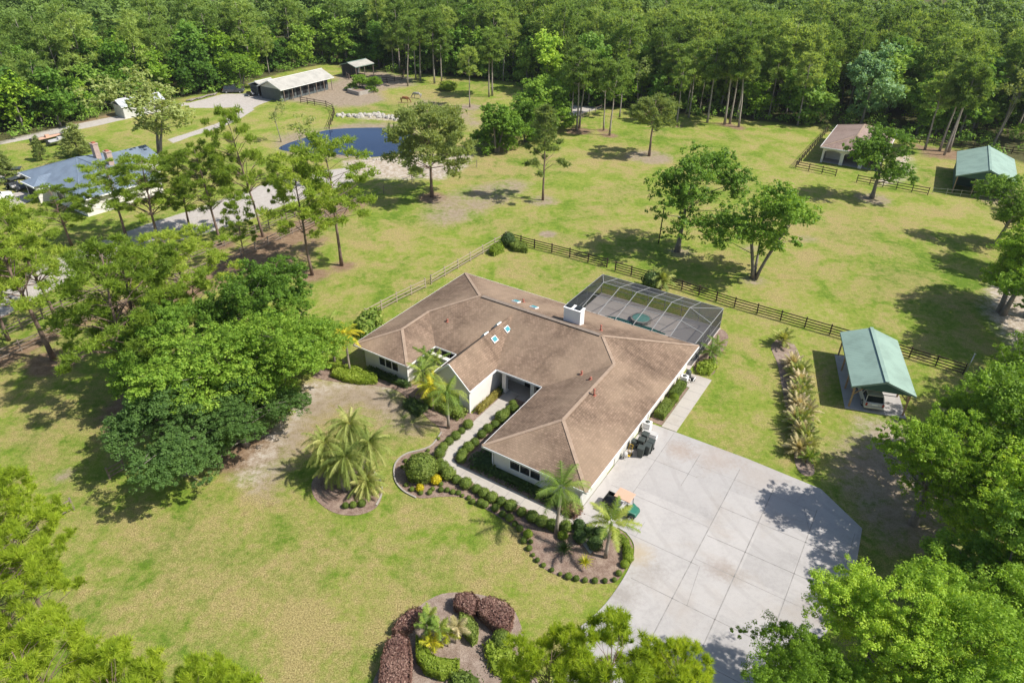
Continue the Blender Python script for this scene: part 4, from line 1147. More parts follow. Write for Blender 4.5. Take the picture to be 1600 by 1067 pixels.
def broadleaf(seed, h=10, r=4.5, zb=2.5, ncl=45, per=90, leaf=0.4, mat=None, bark=None, r0=.25, fork=.25, lobes=8, flat=.75, trunks=1, spread=0, cr=None, lean=(0, 0), gap=0.0, maxl=26, sub_=9):
    rng = rs(seed)
    # big uneven lobes; clumps on their outsides
    cz = (h + zb) / 2; hz = (h - zb) / 2
    lc = []
    for k in range(lobes):
        a = 2 * math.pi * (k + rng.uniform(-.3, .3)) / lobes * (1 if lobes > 3 else 1) * 1.618 * 2
        rr = r * rng.uniform(.25, .62); zz = (-.80 + 1.45 * ((k * .618 + .3) % 1.0))
        rr *= math.sqrt(max(0.1, 1 - zz * zz * .8)) * 1.25
        lc.append((rr * math.cos(a) + lean[0], rr * math.sin(a) + lean[1], cz + zz * hz, rng.uniform(.36, .56)))
    lc[0] = (lean[0], lean[1], cz + hz * .45, .55); lc[1] = (lean[0] + r * .1, lean[1] - r * .1, cz - hz * .1, .6)
    lc = np.array(lc)
    li = rng.integers(0, lobes, ncl)
    u = unit(rng, ncl); u[:, 2] = np.where(u[:, 2] > -.35, u[:, 2], -u[:, 2])
    lr = lc[li, 3] * r
    cl = lc[li, :3] + u * (lr * rng.uniform(.55, 1.0, ncl))[:, None] * np.array([1, 1, .8 * hz / r * 1.25 if hz < r else .95])
    cl[:, 2] = np.clip(cl[:, 2], zb * .8 + .3, h - .2)
    if gap:
        keep = rng.random(ncl) > gap; cl = cl[keep]
    rad = np.full(len(cl), (cr or r * .20)) * rng.uniform(.65, 1.3, len(cl))
    q, t = clump_leaves(cl, rad, per, leaf, rng, flat, sub_=sub_)
    crown = fast_mesh('crown', q, t, mat)
    b = MB(); limbs(b, h * .66, cl, rng, r0, fork, (lean[0] * .25, lean[1] * .25), maxl, trunks=trunks, spread=spread)
    return Kind(mesh_of(b, 'trunk', bark or M['bark_grey']), crown)

def tufts(c, ln, wd, nb, rng, up=0.5):
    """needle tufts: nb thin triangles fanning from each centre"""
    n = len(c)
    idx = np.repeat(np.arange(n), nb)
    ax = unit(rng, n); ax[:, 2] = np.abs(ax[:, 2]) + up; ax /= np.linalg.norm(ax, axis=1)[:, None]
    d = ax[idx] * .75 + unit(rng, len(idx)) * .95
    d /= np.linalg.norm(d, axis=1)[:, None]
    s = ln * rng.uniform(.65, 1.2, len(idx))[:, None]
    w, _ = frames(d, rng)
    base = c[idx]
    P = np.stack([base - w * wd * .5, base + w * wd * .5, base + d * s], 1)
    return P, idx

def pine(seed, h=15, r=3.5, zb=7, pads=34, per=30, ln=.45, wd=.13, nb=6, mat=None, r0=.2, padr=1.0, top='round', gap=0, maxl=40, lean=(0, 0), bark=None, fork=.35, flat=.5, trunks=1, spread=0):
    rng = rs(seed)
    f = (np.arange(pads) + rng.uniform(0, 1, pads)) / pads
    if top == 'round': prof = np.sqrt(np.clip(1 - (f * 1.15 - .25) ** 2 * 1.05, .06, 1))
    elif top == 'umbrella': prof = np.clip(1.15 - .6 * f ** 3, .2, 1); f = f ** .7
    else: prof = np.clip(1.0 - f * .85, .12, 1)
    a = np.arange(pads) * 2.39996 + rng.uniform(-.5, .5, pads)
    rr = r * prof * rng.uniform(.45, 1.05, pads)
    c = np.stack([rr * np.cos(a) + lean[0] * (.5 + .5 * f), rr * np.sin(a) + lean[1] * (.5 + .5 * f), zb + (h - zb - .4) * f + rng.normal(size=pads) * .25], 1)
    if gap: c = c[rng.random(pads) > gap]
    m = len(c)
    idx = np.repeat(np.arange(m), per)
    u = unit(rng, len(idx)); rad = padr * rng.uniform(.6, 1.3, m)
    off = u * (rad[idx] * rng.uniform(.2, 1.05, len(idx)))[:, None]; off[:, 2] *= flat
    tc = c[idx] + off
    P, ti = tufts(tc, ln, wd, nb, rng)
    ct = rng.uniform(.2, .8, m)
    tt = np.clip(ct[idx] * .4 + rng.uniform(0, 1, len(idx)) * .45, 0, 1)
    tint = np.clip(tt[ti] + rng.uniform(-.05, .2, len(ti)), 0, 1)
    crown = fast_mesh('crown', P, tint, mat or M['pine'])
    b = MB(); limbs(b, h * .97, c, rng, r0, fork, lean, maxl, 1.3, 7, trunks, spread)
    return Kind(mesh_of(b, 'trunk', bark or M['bark_pine']), crown)

def plant(kind, name, label, cat, loc, rz=0, sc=1.0, group=None, sxy=None, tilt=None):
    t = thing(name, label, cat, (loc[0], loc[1], 0), rz, group)
    t.scale = (sc * (sxy or 1), sc * (sxy or 1), sc)
    if tilt: t.rotation_euler = (tilt[0], tilt[1], rz)
    o = bpy.data.objects.new('trunk', kind.trunk); COL.objects.link(o); reg(o, t)
    o = bpy.data.objects.new('crown', kind.crown); COL.objects.link(o); reg(o, t)
    return t

# ---- palms
def frond_tris(rng, base, az, el, length, droop, nl, ll, wd, stiff=.35):
    """rachis polyline drooping under its weight with two rows of leaflets"""
    n = 9
    pts = []; d = np.array([math.cos(az) * math.cos(el), math.sin(az) * math.cos(el), math.sin(el)]); p = np.array(base, float)
    seg = length / n
    for i in range(n + 1):
        pts.append(p.copy()); p = p + d * seg
        d = d + np.array([0, 0, -droop * seg]); d /= np.linalg.norm(d)
    pts = np.array(pts)
    side = np.array([-math.sin(az), math.cos(az), 0])
    T = []
    for k in range(nl):
        f = .14 + .84 * k / (nl - 1); x = f * n; i = min(int(x), n - 1); g = x - i
        q = pts[i] * (1 - g) + pts[i + 1] * g; t = pts[i + 1] - pts[i]; t /= np.linalg.norm(t)
        l = ll * math.sin(math.pi * min(1, .18 + .80 * f)) ** .6 * rng.uniform(.8, 1.15)
        for sgn in (-1, 1):
            dd = side * sgn * .85 + t * .55 + np.array([0, 0, -stiff + rng.normal() * .28]); dd /= np.linalg.norm(dd)
            e = q + dd * l + np.array([0, 0, -.28 * l * stiff * 2])
            w = t * wd * .5
            T.append((q - w, q + w, e))
    # rachis ribbon
    for i in range(n):
        w = side * .03 * (1 - i / n * .7)
        T.append((pts[i] - w, pts[i] + w, pts[i + 1]))
    return T

def palm_crown(seed, base, nf, length, nl=24, ll=.55, wd=.05, wk=.80, el=(-.35, 1.25), droop=.55, mat=None, stiff=.35, tintr=(.1, .9)):
    rng = rs(seed); T = []; ti = []; nl = int(nl * 1.45)
    for k in range(nf):
        f = (k + .5) / nf
        e = el[0] + (el[1] - el[0]) * f ** .9
        tr = frond_tris(rng, base, k * 2.39996 + rng.normal() * .15, e, length * rng.uniform(.82, 1.1) * (1 - .25 * (f > .9)), droop * rng.uniform(.7, 1.3), nl, ll, wd * wk, stiff)
        T += tr; c = rng.uniform(*tintr)
        ti += [min(1, max(0, c + rng.normal() * .12)) for _ in tr]
    return fast_mesh('fronds', np.array(T), np.array(ti), mat or M['palm'])

def palm(name, label, loc, h, nf=16, length=2.2, seed=1, mat=None, shaft=True, lean=(0, 0), r0=.12, group=None, **kw):
    t = thing(name, label, 'palm tree', (loc[0], loc[1], 0), 0, group)
    b = MB()
    b.tube([(0, 0, -.05), (lean[0] * .2, lean[1] * .2, h * .33), (lean[0] * .55, lean[1] * .55, h * .66), (lean[0], lean[1], h)], [r0 * 1.4, r0, r0 * .92, r0 * .85], 10)
    for k in range(int(h / .22)):
        z = .2 + k * .22; f = z / h
        if z < h: b.tube([(lean[0] * f ** 1.3, lean[1] * f ** 1.3, z), (lean[0] * f ** 1.3, lean[1] * f ** 1.3, z + .035)], r0 * 1.07, 10)
    b.build('trunk', M['bark_palm'], t)
    if shaft:
        b = MB(); b.tube([(lean[0], lean[1], h - .05), (lean[0], lean[1], h + .35), (lean[0], lean[1], h + .7)], [r0 * 1.15, r0 * 1.0, r0 * .5], 10); b.build('crownshaft', M['crownshaft'], t)
    me = palm_crown(seed, (lean[0], lean[1], h + (.55 if shaft else 0)), nf, length, mat=mat, **kw)
    o = bpy.data.objects.new('fronds', me); COL.objects.link(o); reg(o, t)
    return t

# ---- shrubs and hedges
def shell_ball(seed, rx, ry, rz, n, size, zc=None, bumps=.06):
    rng = rs(seed)
    u = unit(rng, n); u = u[u[:, 2] > -.75]
    n = len(u)
    ph = 1 + bumps * (np.sin(u[:, 0] * 7 + seed) * np.sin(u[:, 1] * 6 + seed * 2) + np.sin(u[:, 2] * 9))
    c = u * np.array([rx, ry, rz]) * (ph * rng.uniform(.90, 1.05, n))[:, None]
    c[:, 2] += rz * .85 if zc is None else zc
    nrm = u + unit(rng, n) * .6; nrm /= np.linalg.norm(nrm, axis=1)[:, None]
    q = leaf_quads(c, nrm, size, rng, .7)
    return q, np.clip(rng.normal(.5, .22, n) + .12 * np.sin(u[:, 0] * 5) * np.sin(u[:, 1] * 5 + seed), 0, 1)

def add_core(me_q, me_t, rx, ry, rz, zc):
    """closed inner body so that the shrub is not see-through; quads of a coarse sphere"""
    n, m = 12, 7; Q = []
    def P(j, k):
        ph = math.pi * j / m; th = 2 * math.pi * k / n
        return (rx * math.sin(ph) * math.cos(th), ry * math.sin(ph) * math.sin(th), rz * math.cos(ph) + zc)
    for j in range(m):
        for k in range(n): Q.append((P(j, k), P(j + 1, k), P(j + 1, k + 1), P(j, k + 1)))
    Q = np.array(Q)
    return np.concatenate([me_q, Q]), np.concatenate([me_t, np.full(len(Q), .25)])

def ball_mesh(seed, n=900, size=.13, mat=None, rz=.9):
    q, t = shell_ball(seed, 1, 1, rz, n, size)
    q, t = add_core(q, t, .88, .88, rz * .88, rz * .85)
    return fast_mesh('shrub', q, t, mat)

def shrub(me, name, label, cat, loc, r, h=None, group=None, rz=0):
    o = bpy.data.objects.new(name, me); COL.objects.link(o)
    o.location = (loc[0], loc[1], 0.02); o.scale = (r, r, (h or r * 1.6) / 1.7); o.rotation_euler = (0, 0, rz)
    return tag(o, label, cat, group)

def hedge(name, label, cat, poly, h, mat, size=.12, dens=170, seed=1, rough=.10, group=None):
    rng = rs(seed)
    poly = np.array(poly, float)
    ctr = poly.mean(0); lo, hi = poly.min(0), poly.max(0)
    A = (hi[0] - lo[0]) * (hi[1] - lo[1])
    n = int(A * dens)
    P = rng.uniform(lo, hi, (n, 2)); sd_ = sdist(P, poly)
    P = P[sd_ > 0]; sdp = sd_[sd_ > 0]
    bump = rough * (np.sin(P[:, 0] * 2.3 + seed) * np.sin(P[:, 1] * 2.7) + .6 * np.sin(P[:, 0] * 6.1) * np.sin(P[:, 1] * 5.3 + seed))
    z = h * (1 - .35 * np.exp(-sdp / (.12 + h * .12))) + bump + rng.normal(0, rough * .35, len(P))
    c1 = np.stack([P[:, 0], P[:, 1], z], 1); n1 = np.tile([0, 0, 1.0], (len(c1), 1))
    C = [c1]; NN = [n1]
    m = len(poly)
    ar = sum(poly[i][0] * poly[(i + 1) % m][1] - poly[(i + 1) % m][0] * poly[i][1] for i in range(m))
    for i in range(m):
        a, b = poly[i], poly[(i + 1) % m]; l = np.hypot(*(b - a))
        k = int(l * h * dens) + 1
        f = rng.random(k)[:, None]; e = a + (b - a) * f
        nn = np.array([(b - a)[1], -(b - a)[0]]) / (l + 1e-9) * (1 if ar > 0 else -1)
        zz = rng.uniform(0, h * .92, k)
        e = e + nn * (rng.normal(0, rough * .5, k))[:, None] - nn * .04
        C.append(np.concatenate([e, zz[:, None]], 1)); NN.append(np.tile([nn[0], nn[1], .2], (k, 1)))
    C = np.concatenate(C); NN = np.concatenate(NN)
    NN = NN + unit(rng, len(C)) * .65; NN /= np.linalg.norm(NN, axis=1)[:, None]
    C[:, :2] -= ctr
    q = leaf_quads(C, NN, size, rng, .7)
    t = np.clip(rng.normal(.5, .22, len(q)) + .15 * np.sin(C[:, 0] * 1.7 + seed) * np.sin(C[:, 1] * 1.9), 0, 1)
    # inner body, shrunk polygon
    pc = [(p - ctr) * .9 for p in poly]
    if ar < 0: pc = pc[::-1]
    Q = []
    for i in range(m):
        a, b = pc[i], pc[(i + 1) % m]
        Q.append(((a[0], a[1], 0), (b[0], b[1], 0), (b[0], b[1], h * .72), (a[0], a[1], h * .72)))
        Q.append(((a[0], a[1], h * .72), (b[0], b[1], h * .72), (0, 0, h * .86), (0, 0, h * .86)))
    q = np.concatenate([q, np.array(Q)]); t = np.concatenate([t, np.full(len(Q), .25)])
    o = bpy.data.objects.new(name, fast_mesh(name, q, t, mat)); COL.objects.link(o)
    o.location = (ctr[0], ctr[1], 0.02)
    return tag(o, label, cat, group)

def rosette(name, label, cat, loc, nf, length, mat, seed=1, wd=.09, el=(.1, 1.35), droop=.3, group=None, z=0.05):
    """strap-leaved rosette: yucca, bromeliad, cycad-like"""
    rng = rs(seed); T = []; ti = []
    for k in range(nf):
        az = k * 2.39996; e = el[0] + (el[1] - el[0]) * (k / nf); l = length * rng.uniform(.75, 1.1)
        d = np.array([math.cos(az) * math.cos(e), math.sin(az) * math.cos(e), math.sin(e)]); p = np.array([0, 0, z]); side = np.array([-math.sin(az), math.cos(az), 0])
        prev = None; c = rng.uniform(.1, .95)
        for i in range(4):
            w = wd * (1 - i / 4.2) * .5
            nx = p + d * l / 4
            w2 = wd * (1 - (i + 1) / 4.2) * .5
            T.append((p - side * w, p + side * w, nx + side * w2, nx - side * w2)); ti.append(c)
            p = nx; d = d + np.array([0, 0, -droop * .5]); d /= np.linalg.norm(d)
    o = bpy.data.objects.new(name, fast_mesh(name, np.array(T), np.array(ti), mat)); COL.objects.link(o)
    o.location = (loc[0], loc[1], 0)
    return tag(o, label, cat, group)
def prj(X, Y, Z):
    Z -= CAM_H
    w = Y * math.cos(CAM_P) - Z * math.sin(CAM_P); b = Y * math.sin(CAM_P) + Z * math.cos(CAM_P)
    u = (X * math.cos(CAM_R) + b * math.sin(CAM_R)) / w; v = (-X * math.sin(CAM_R) + b * math.cos(CAM_R)) / w
    return 800 + CAM_F * u, 533.5 - CAM_F * v
def hgt(xb, yb, yt):
    """height of a thing whose foot is at (xb, yb) and whose top reaches row yt of the survey photo"""
    X, Y = at(xb, yb); lo, hi = 0.0, 38.0
    for _ in range(30):
        m = (lo + hi) / 2
        if prj(X, Y, m)[1] > yt: lo = m
        else: hi = m
    return lo

# ================================================================== FENCES
def fence(label, pts, h=1.3, rails=3, mat=None, sp=2.4, pw=.12, rw=.12, name='rail_fence', cat='fence'):
    mat = mat or M['wood_dark']
    t = thing(name, label, cat, (pts[0][0], pts[0][1], 0))
    ox, oy = pts[0]
    b = MB(); b.box((0, 0, h / 2), (pw, pw, h + .08)); b.box((0, 0, h + .045), (pw * 1.15, pw * 1.15, .02))
    pm = mesh_of(b, 'post', mat)
    rl = [MB() for _ in range(rails)]
    rng = rs(int(abs(pts[0][0] * 7 + pts[0][1])) + 3)
    for i in range(len(pts) - 1):
        a, c = Vector(pts[i]), Vector(pts[i + 1]); d = (c - a).length; n = max(1, round(d / sp)); dr = (c - a) / n
        nn = Vector((-dr.y, dr.x)).normalized() * (pw / 2 + .02)
        az = math.atan2(dr.y, dr.x)
        for k in range(n + (1 if i == len(pts) - 2 else 0)):
            p = a + dr * k
            o = bpy.data.objects.new('post', pm); COL.objects.link(o); reg(o, t)
            o.location = (p.x - ox, p.y - oy, rng.normal() * .015); o.rotation_euler = (rng.normal() * .012, rng.normal() * .012, az)
        for k in range(n):
            p, q = a + dr * k, a + dr * (k + 1)
            for r_ in range(rails):
                z = h * (1 - r_ / rails) - .10
                rl[r_].beam((p.x - ox - nn.x, p.y - oy - nn.y, z + rng.normal() * .012), (q.x - ox - nn.x, q.y - oy - nn.y, z + rng.normal() * .012), .035, rw)
    for b in rl: b.build('rail', mat, t)
    return t
fence('dark board fence behind the house from the yard corner to a gap', ats([(793, 376), (835, 388), (890, 402), (948, 418)]), rails=4)
fence('long dark board fence running right from the gap past the pool cage', ats([(961, 423), (1065, 453), (1147, 480), (1296, 523), (1420, 559), (1504, 585)]), rails=4)
fence('pale board fence running up to the back corner of the yard with clipped hedges', ats([(674, 444), (735, 408), (791, 376)]), mat=M['wood_tan'], rails=3)
fence('pale board fence beside the left wing of the house', ats([(572, 498), (620, 472), (665, 450)]), mat=M['wood_tan'], rails=3)
fence('weathered fence nearest the lawn beside the drive', ats([(-30, 576), (0, 563), (67, 534), (150, 496), (250, 453), (330, 421), (400, 392), (475, 357), (558, 321)]), mat=M['wood_grey'], rails=3, h=1.25)
fence('weathered fence on the drive side, parallel to the one along the lawn', ats([(0, 530), (100, 484), (200, 443), (300, 405), (400, 365), (480, 332), (556, 300)]), mat=M['wood_grey'], rails=3, h=1.25)
fence('thin wire and post fence between the spreading pine and the pond', ats([(558, 321), (600, 303), (644, 285), (661, 278), (700, 268), (745, 262)]), mat=M['wood_grey'], rails=2, pw=.09, rw=.03, sp=5)
fence('dark paddock fence in front of the long barn, left of its gap', ats([(438, 151), (456, 156)]), rails=3, h=1.4)
fence('dark paddock fence curving down towards the pond', ats([(470, 161), (492, 165), (510, 168), (520, 173), (523, 180), (520, 190), (515, 202)]), rails=3, h=1.4)
fence('dark corral fence beyond the planter and the shelter', ats([(545, 124), (575, 129), (605, 130), (628, 126), (632, 118), (612, 112)]), rails=3, h=1.4)
fence('short fence run leading from the shelter to the barn gate', ats([(539, 114), (542, 122), (546, 125)]), rails=3, h=1.4, mat=M['wood_grey'])
fence('dark fence on the left and front of the cream stable', ats([(1292, 208), (1268, 234), (1243, 263), (1305, 276)]), rails=3, h=1.3)
fence('dark fence running right from the big oak in front of the stable', ats([(1338, 285), (1400, 296), (1449, 305)]), rails=3, h=1.3)
fence('dark rail fence at the wood edge behind the green barn', ats([(1415, 222), (1480, 229), (1560, 238), (1600, 243)]), rails=3, h=1.3)
fence('thin pipe fence across the front of the green barn', ats([(1456, 303), (1500, 307), (1560, 313), (1600, 318)]), rails=2, h=1.1, mat=M['steel'], pw=.06, rw=.04)
fence('broken pale fence end beside the pine at the left edge', ats([(88, 812), (116, 796)]), rails=3, h=1.2, mat=M['wood_grey'], sp=1.6)
fence('pale fence piece in the shade under the dark oak crown', ats([(172, 748), (196, 735)]), rails=3, h=1.2, mat=M['wood_grey'], sp=1.6)
fence('fence seen through the pine branches at the lower left', ats([(-10, 868), (22, 852), (60, 828)]), rails=3, h=1.2, mat=M['wood_grey'], sp=1.8)
fence('thin fence along the sandy track behind the pines at the centre of the wood edge', ats([(862, 196), (900, 190), (940, 172)]), rails=2, h=1.2, mat=M['wood_grey'], pw=.1, rw=.06, sp=3)
t = thing('gate_post', 'leaning pale metal gate post at the end of the long dark fence', 'post', (*at(1508, 583), 0))
b = MB(); b.tube([(0, 0, 0), (.18, .05, 2.3)], .05, 8); b.build('pole', M['steel'], t)
b = MB(); b.box((.18, .05, 2.32), (.16, .16, .06)); b.build('cap', M['steel'], t)
t = thing('utility_pole', 'slender dark pole standing left of the big pasture oak', 'pole', (*at(1029, 380), 0))
b = MB(); b.tube([(0, 0, 0), (.1, 0, 5.2)], [.09, .07], 8); b.build('pole', M['wood_dark'], t)
b = MB(); b.box((.1, 0, 5.1), (.5, .08, .08)); b.build('crossbar', M['wood_dark'], t)

# ================================================================== VEHICLES
def wheel(par, x, y, r=.32, w=.2, nm='wheel'):
    b = MB(); n = 16
    for s_, rr in ((0, r),):
        vs = [(x + r * math.cos(2 * math.pi * k / n), y + sg * w / 2, r + r * math.sin(2 * math.pi * k / n)) for sg in (-1, 1) for k in range(n)]
        b.add(vs, [(k, (k + 1) % n, n + (k + 1) % n, n + k) for k in range(n)] + [tuple(reversed(range(n))), tuple(range(n, 2 * n))])
    wo = b.build(nm, M['rubber'], par)
    b = MB(); sg = 1 if y > 0 else -1
    vs = [(x + r * .6 * math.cos(2 * math.pi * k / 10), y + sg * (w / 2 + dd), r + r * .6 * math.sin(2 * math.pi * k / 10)) for dd in (.001, .015) for k in range(10)]
    b.add(vs, [(k, (k + 1) % 10, 10 + (k + 1) % 10, 10 + k) for k in range(10)] + [tuple(range(10, 20)), tuple(reversed(range(10)))])
    b.build('rim', M['steel'], wo)

def car(label, loc, rz, paint, Lc=4.5, Wc=1.8, Hc=1.55, cat='car', name='parked_car', wagon=True):
    t = thing(name, label, cat, (*loc[:2], loc[2] if len(loc) > 2 else 0), rz)
    h = Lc / 2; w = Wc / 2; belt = Hc * .60
    prof = [(-h, .42), (-h + .02, .85 * belt), (-h + .12, belt), (h - 1.35, belt * 1.0), (h - .35, belt * .88), (h - .02, belt * .68), (h, .40), (h - .1, .26), (-h + .1, .26)]
    b = MB(); n = len(prof)
    vs = [(x, s_ * (w if z < belt * .95 else w * .96), z) for s_ in (-1, 1) for x, z in prof]
    b.add(vs, [tuple(range(n)), tuple(reversed(range(n, 2 * n)))] + [(i, n + i, n + (i + 1) % n, (i + 1) % n) for i in range(n)])
    b.build('body', paint, t, bevel=.07)
    xr, xf = (-h + .22, h - 1.45) if wagon else (-h + .9, h - 1.4)
    x2, x3 = xr + (.28 if wagon else .6), xf - .75
    wt = w * .80
    b = MB(); vs = [(xr, -w * .93, belt), (xf, -w * .93, belt), (xf, w * .93, belt), (xr, w * .93, belt), (x2, -wt, Hc - .04), (x3, -wt, Hc - .04), (x3, wt, Hc - .04), (x2, wt, Hc - .04)]
    fs = [(4, 5, 6, 7), (0, 1, 5, 4), (1, 2, 6, 5), (2, 3, 7, 6), (3, 0, 4, 7)]
    b.add(vs, fs); b.build('cabin', M['glass'], t)
    b = MB(); b.prism([(x2 - .04, -wt - .01), (x3 + .02, -wt - .01), (x3 + .02, wt + .01), (x2 - .04, wt + .01)], Hc - .045, Hc)
    for a_, c_ in ((0, 4), (1, 5), (2, 6), (3, 7)): b.beam(vs[a_], vs[c_], .07, .07)
    for s_ in (-1, 1):
        m = (xr + xf) / 2; m2 = (x2 + x3) / 2
        b.beam((m, s_ * w * .935, belt), (m2, s_ * wt, Hc - .04), .07, .06)
        b.beam((x2 + .1, s_ * (wt - .06), Hc + .04), (x3 - .1, s_ * (wt - .06), Hc + .04), .04, .04)
    b.build('roof', paint, t)
    for s_ in (-1, 1):
        b = MB(); b.box((-h + .0, s_ * (w - .13), belt * .86), (.05, .18, .30)); b.build('taillight', M['lamp_red'], t)
        b = MB(); b.box((h - .05, s_ * (w - .28), belt * .72), (.08, .36, .16)); b.build('headlight', M['steel'], t)
        b = MB(); b.box((xf - .25, s_ * (w + .09), belt + .08), (.12, .18, .12)); b.build('mirror', paint, t)
    b = MB(); b.box((-h - .03, 0, .50), (.12, Wc * .94, .20)); b.build('bumper', M['canvas'], t)
    b = MB(); b.box((-h - .005, 0, .78), (.02, .5, .14)); b.build('number_plate', M['white'], t)
    for x in (-h + .85, h - .9):
        for s_ in (-1, 1): wheel(t, x, s_ * (w - .09))
    return t
rc = at(1364, 640, .25)
car('beige estate car parked under the green roofed carport, its tail showing', (rc[0] + math.cos(CA + .05) * 2.2, rc[1] + math.sin(CA + .05) * 2.2, .06), CA + .05, M['car_beige'], 4.5, 1.72, 1.5)
car('white car cut off by the left edge on the neighbour drive', (*at(-4, 312), 0), R(40), M['car_white'], 4.4, 1.75, 1.45, wagon=False)
car('dark pickup parked on the concrete left of the long barn', (*at(366, 145), 0), R(8), M['car_dark'], 4.9, 1.85, 1.7, cat='pickup')

def utv(label, loc, rz, paint, canopy, L_=2.8, W_=1.2, cat='utility vehicle', bed=True, name='utility_cart', roof_z=1.75):
    t = thing(name, label, cat, (*loc[:2], loc[2] if len(loc) > 2 else 0), rz)
    h = L_ / 2; w = W_ / 2
    b = MB(); b.box((.1, 0, .38), (L_ * .86, W_ * .80, .16)); b.build('chassis', M['black'], t)
    b = MB(); vs = [(h - .75, -w * .92, .45), (h, -w * .7, .42), (h, w * .7, .42), (h - .75, w * .92, .45), (h - .70, -w * .92, .88), (h - .08, -w * .62, .70), (h - .08, w * .62, .70), (h - .70, w * .92, .88)]
    b.add(vs, [(3, 2, 1, 0), (4, 5, 6, 7), (0, 1, 5, 4), (1, 2, 6, 5), (2, 3, 7, 6), (3, 0, 4, 7)]); b.build('cowl', paint, t, bevel=.05)
    b = MB(); b.box((-.05, 0, .62), (.5, W_ * .88, .28)); b.box((-.34, 0, .95), (.12, W_ * .88, .45)); b.build('seat', M['canvas'], t, bevel=.03)
    b = MB()
    for x, s_ in ((h - .72, -1), (h - .72, 1), (-.42, -1), (-.42, 1)): b.beam((x, s_ * w * .88, .5), (x - .06, s_ * w * .82, roof_z), .04, .04)
    b.build('roof_frame', M['black'], t)
    b = MB(); b.box((.12, 0, roof_z + .03), (1.34, W_ * .92, .07)); b.build('canopy', canopy, t, bevel=.03)
    b = MB(); b.tube([(.45, .28, .85), (.32, .28, 1.0)], .02, 6); b.tube([(.32 + .14 * math.cos(a) * .4, .28 + .17 * math.sin(a), 1.0 + .14 * math.cos(a) * .8) for a in [k * .7 for k in range(10)]], .015, 5); b.build('steering_wheel', M['black'], t)
    if bed:
        b = MB(); b.box((-h + .42, 0, .62), (.9, W_ * .94, .05))
        for s_ in (-1, 1): b.box((-h + .42, s_ * w * .93, .78), (.9, .04, .3))
        b.box((-h - .01, 0, .78), (.04, W_ * .94, .3)); b.box((-h + .86, 0, .78), (.04, W_ * .94, .3)); b.build('cargo_bed', M['black'], t)
    for x in (-h + .5, h - .4):
        for s_ in (-1, 1): wheel(t, x, s_ * (w - .06), .27, .2)
    return t
utv('green golf cart with peach canopy and black cargo bed behind a palm on the driveway', (8.72, 38.3, .05), R(-34), M['cart_green'], M['peach'])
utv('black side by side buggy at the neighbour garage, nearer of the two', (*at(27, 296), 0), R(-25), M['car_dark'], M['car_dark'], 3.4, 1.7, roof_z=1.85)
utv('black buggy parked further back beside the neighbour garage corner', (*at(31, 280), 0), R(20), M['car_dark'], M['car_dark'], 3.2, 1.6, roof_z=1.85)
utv('dark farm cart under the annex roof of the long barn', (*at(397, 150), 0), R(15), M['car_dark'], M['black'], 3.2, 1.6)

def boat(label, loc, rz, hull, deck, L_=5.6):
    t = thing('trailer_boat', label, 'boat', (*loc, 0), rz)
    b = MB(); st = [(-.5, .95, .9), (-.2, 1.0, .92), (.15, .95, .95), (.36, .6, 1.02), (.5, .06, 1.12)]
    vs = []
    for f, w, z in st: vs += [(f * L_, -w, z), (f * L_, -w * .55, .5), (f * L_, w * .55, .5), (f * L_, w, z)]
    fs = [(0, 1, 2, 3)]
    for i in range(4):
        for k in range(3): fs.append((4 * i + k, 4 * i + 4 + k, 4 * i + 5 + k, 4 * i + 1 + k))
    fs.append((19, 18, 17, 16)); b.add(vs, fs); b.build('hull', hull, t)
    b = MB(); b.face([(-.49 * L_, -.88, .86), (.15 * L_, -.88, .90), (.35 * L_, -.5, .97), (.35 * L_, .5, .97), (.15 * L_, .88, .90), (-.49 * L_, .88, .86)]); b.box((-.05 * L_, 0, 1.1), (.7, .6, .5)); b.build('deck', deck, t)
    b = MB(); b.beam((-.5 * L_, 0, .42), (.68 * L_, 0, .42), .1, .08); b.beam((-.15 * L_, -1.05, .36), (-.15 * L_, 1.05, .36), .08, .08); b.build('trailer', M['steel'], t)
    for s_ in (-1, 1): wheel(t, -.15 * L_, s_ * 1.05, .3, .18)
    b = MB(); b.box((-.55 * L_, 0, .85), (.4, .35, .8)); b.build('outboard', M['black'], t)
bz = math.atan2(at(97, 217)[1] - at(66, 224)[1], at(97, 217)[0] - at(66, 224)[0])
boat('dark hulled boat with tan deck on a trailer, left one on the neighbour lawn', at(79, 221), bz, M['car_dark'], M['peach'], 6.0)
boat('grey covered boat on a trailer beside the dark hulled boat', at(98, 224.5), bz, M['steel'], M['canvas'], 4.8)

# bins, air conditioners and pool plant along the east wall
def bin_(label, s, t_, h=1.0, w=.56):
    p = hw(s, t_); o = thing('wheelie_bin', label, 'bin', (*p, .05), HT + R(rs(int(s * 100 - t_ * 10)).uniform(-8, 8)), 'bins by the garage wall')
    b = MB(); a = w / 2; c = a * .8
    b.add([(-c, -c, .06), (c, -c, .06), (c, c, .06), (-c, c, .06), (-a, -a, h), (a, -a, h), (a, a, h), (-a, a, h)], [(3, 2, 1, 0), (4, 5, 6, 7), (0, 1, 5, 4), (1, 2, 6, 5), (2, 3, 7, 6), (3, 0, 4, 7)])
    b.build('body', M['bin'], o, bevel=.02)
    b = MB(); b.box((0, 0, h + .03), (w * 1.08, w * 1.08, .05)); b.box((0, -a - .02, h - .02), (w * .8, .06, .05)); b.build('lid', M['bin'], o, bevel=.015)
    for s_ in (-1, 1):
        q = MB(); q.tube([(s_ * a * .85, c * .9, .10), (s_ * (a * .85 + .05), c * .9, .10)], .10, 10); q.build('wheel', M['rubber'], o)
bin_('dark wheelie bin at the front of the cluster, nearest the driveway', 29.75, -15.55)
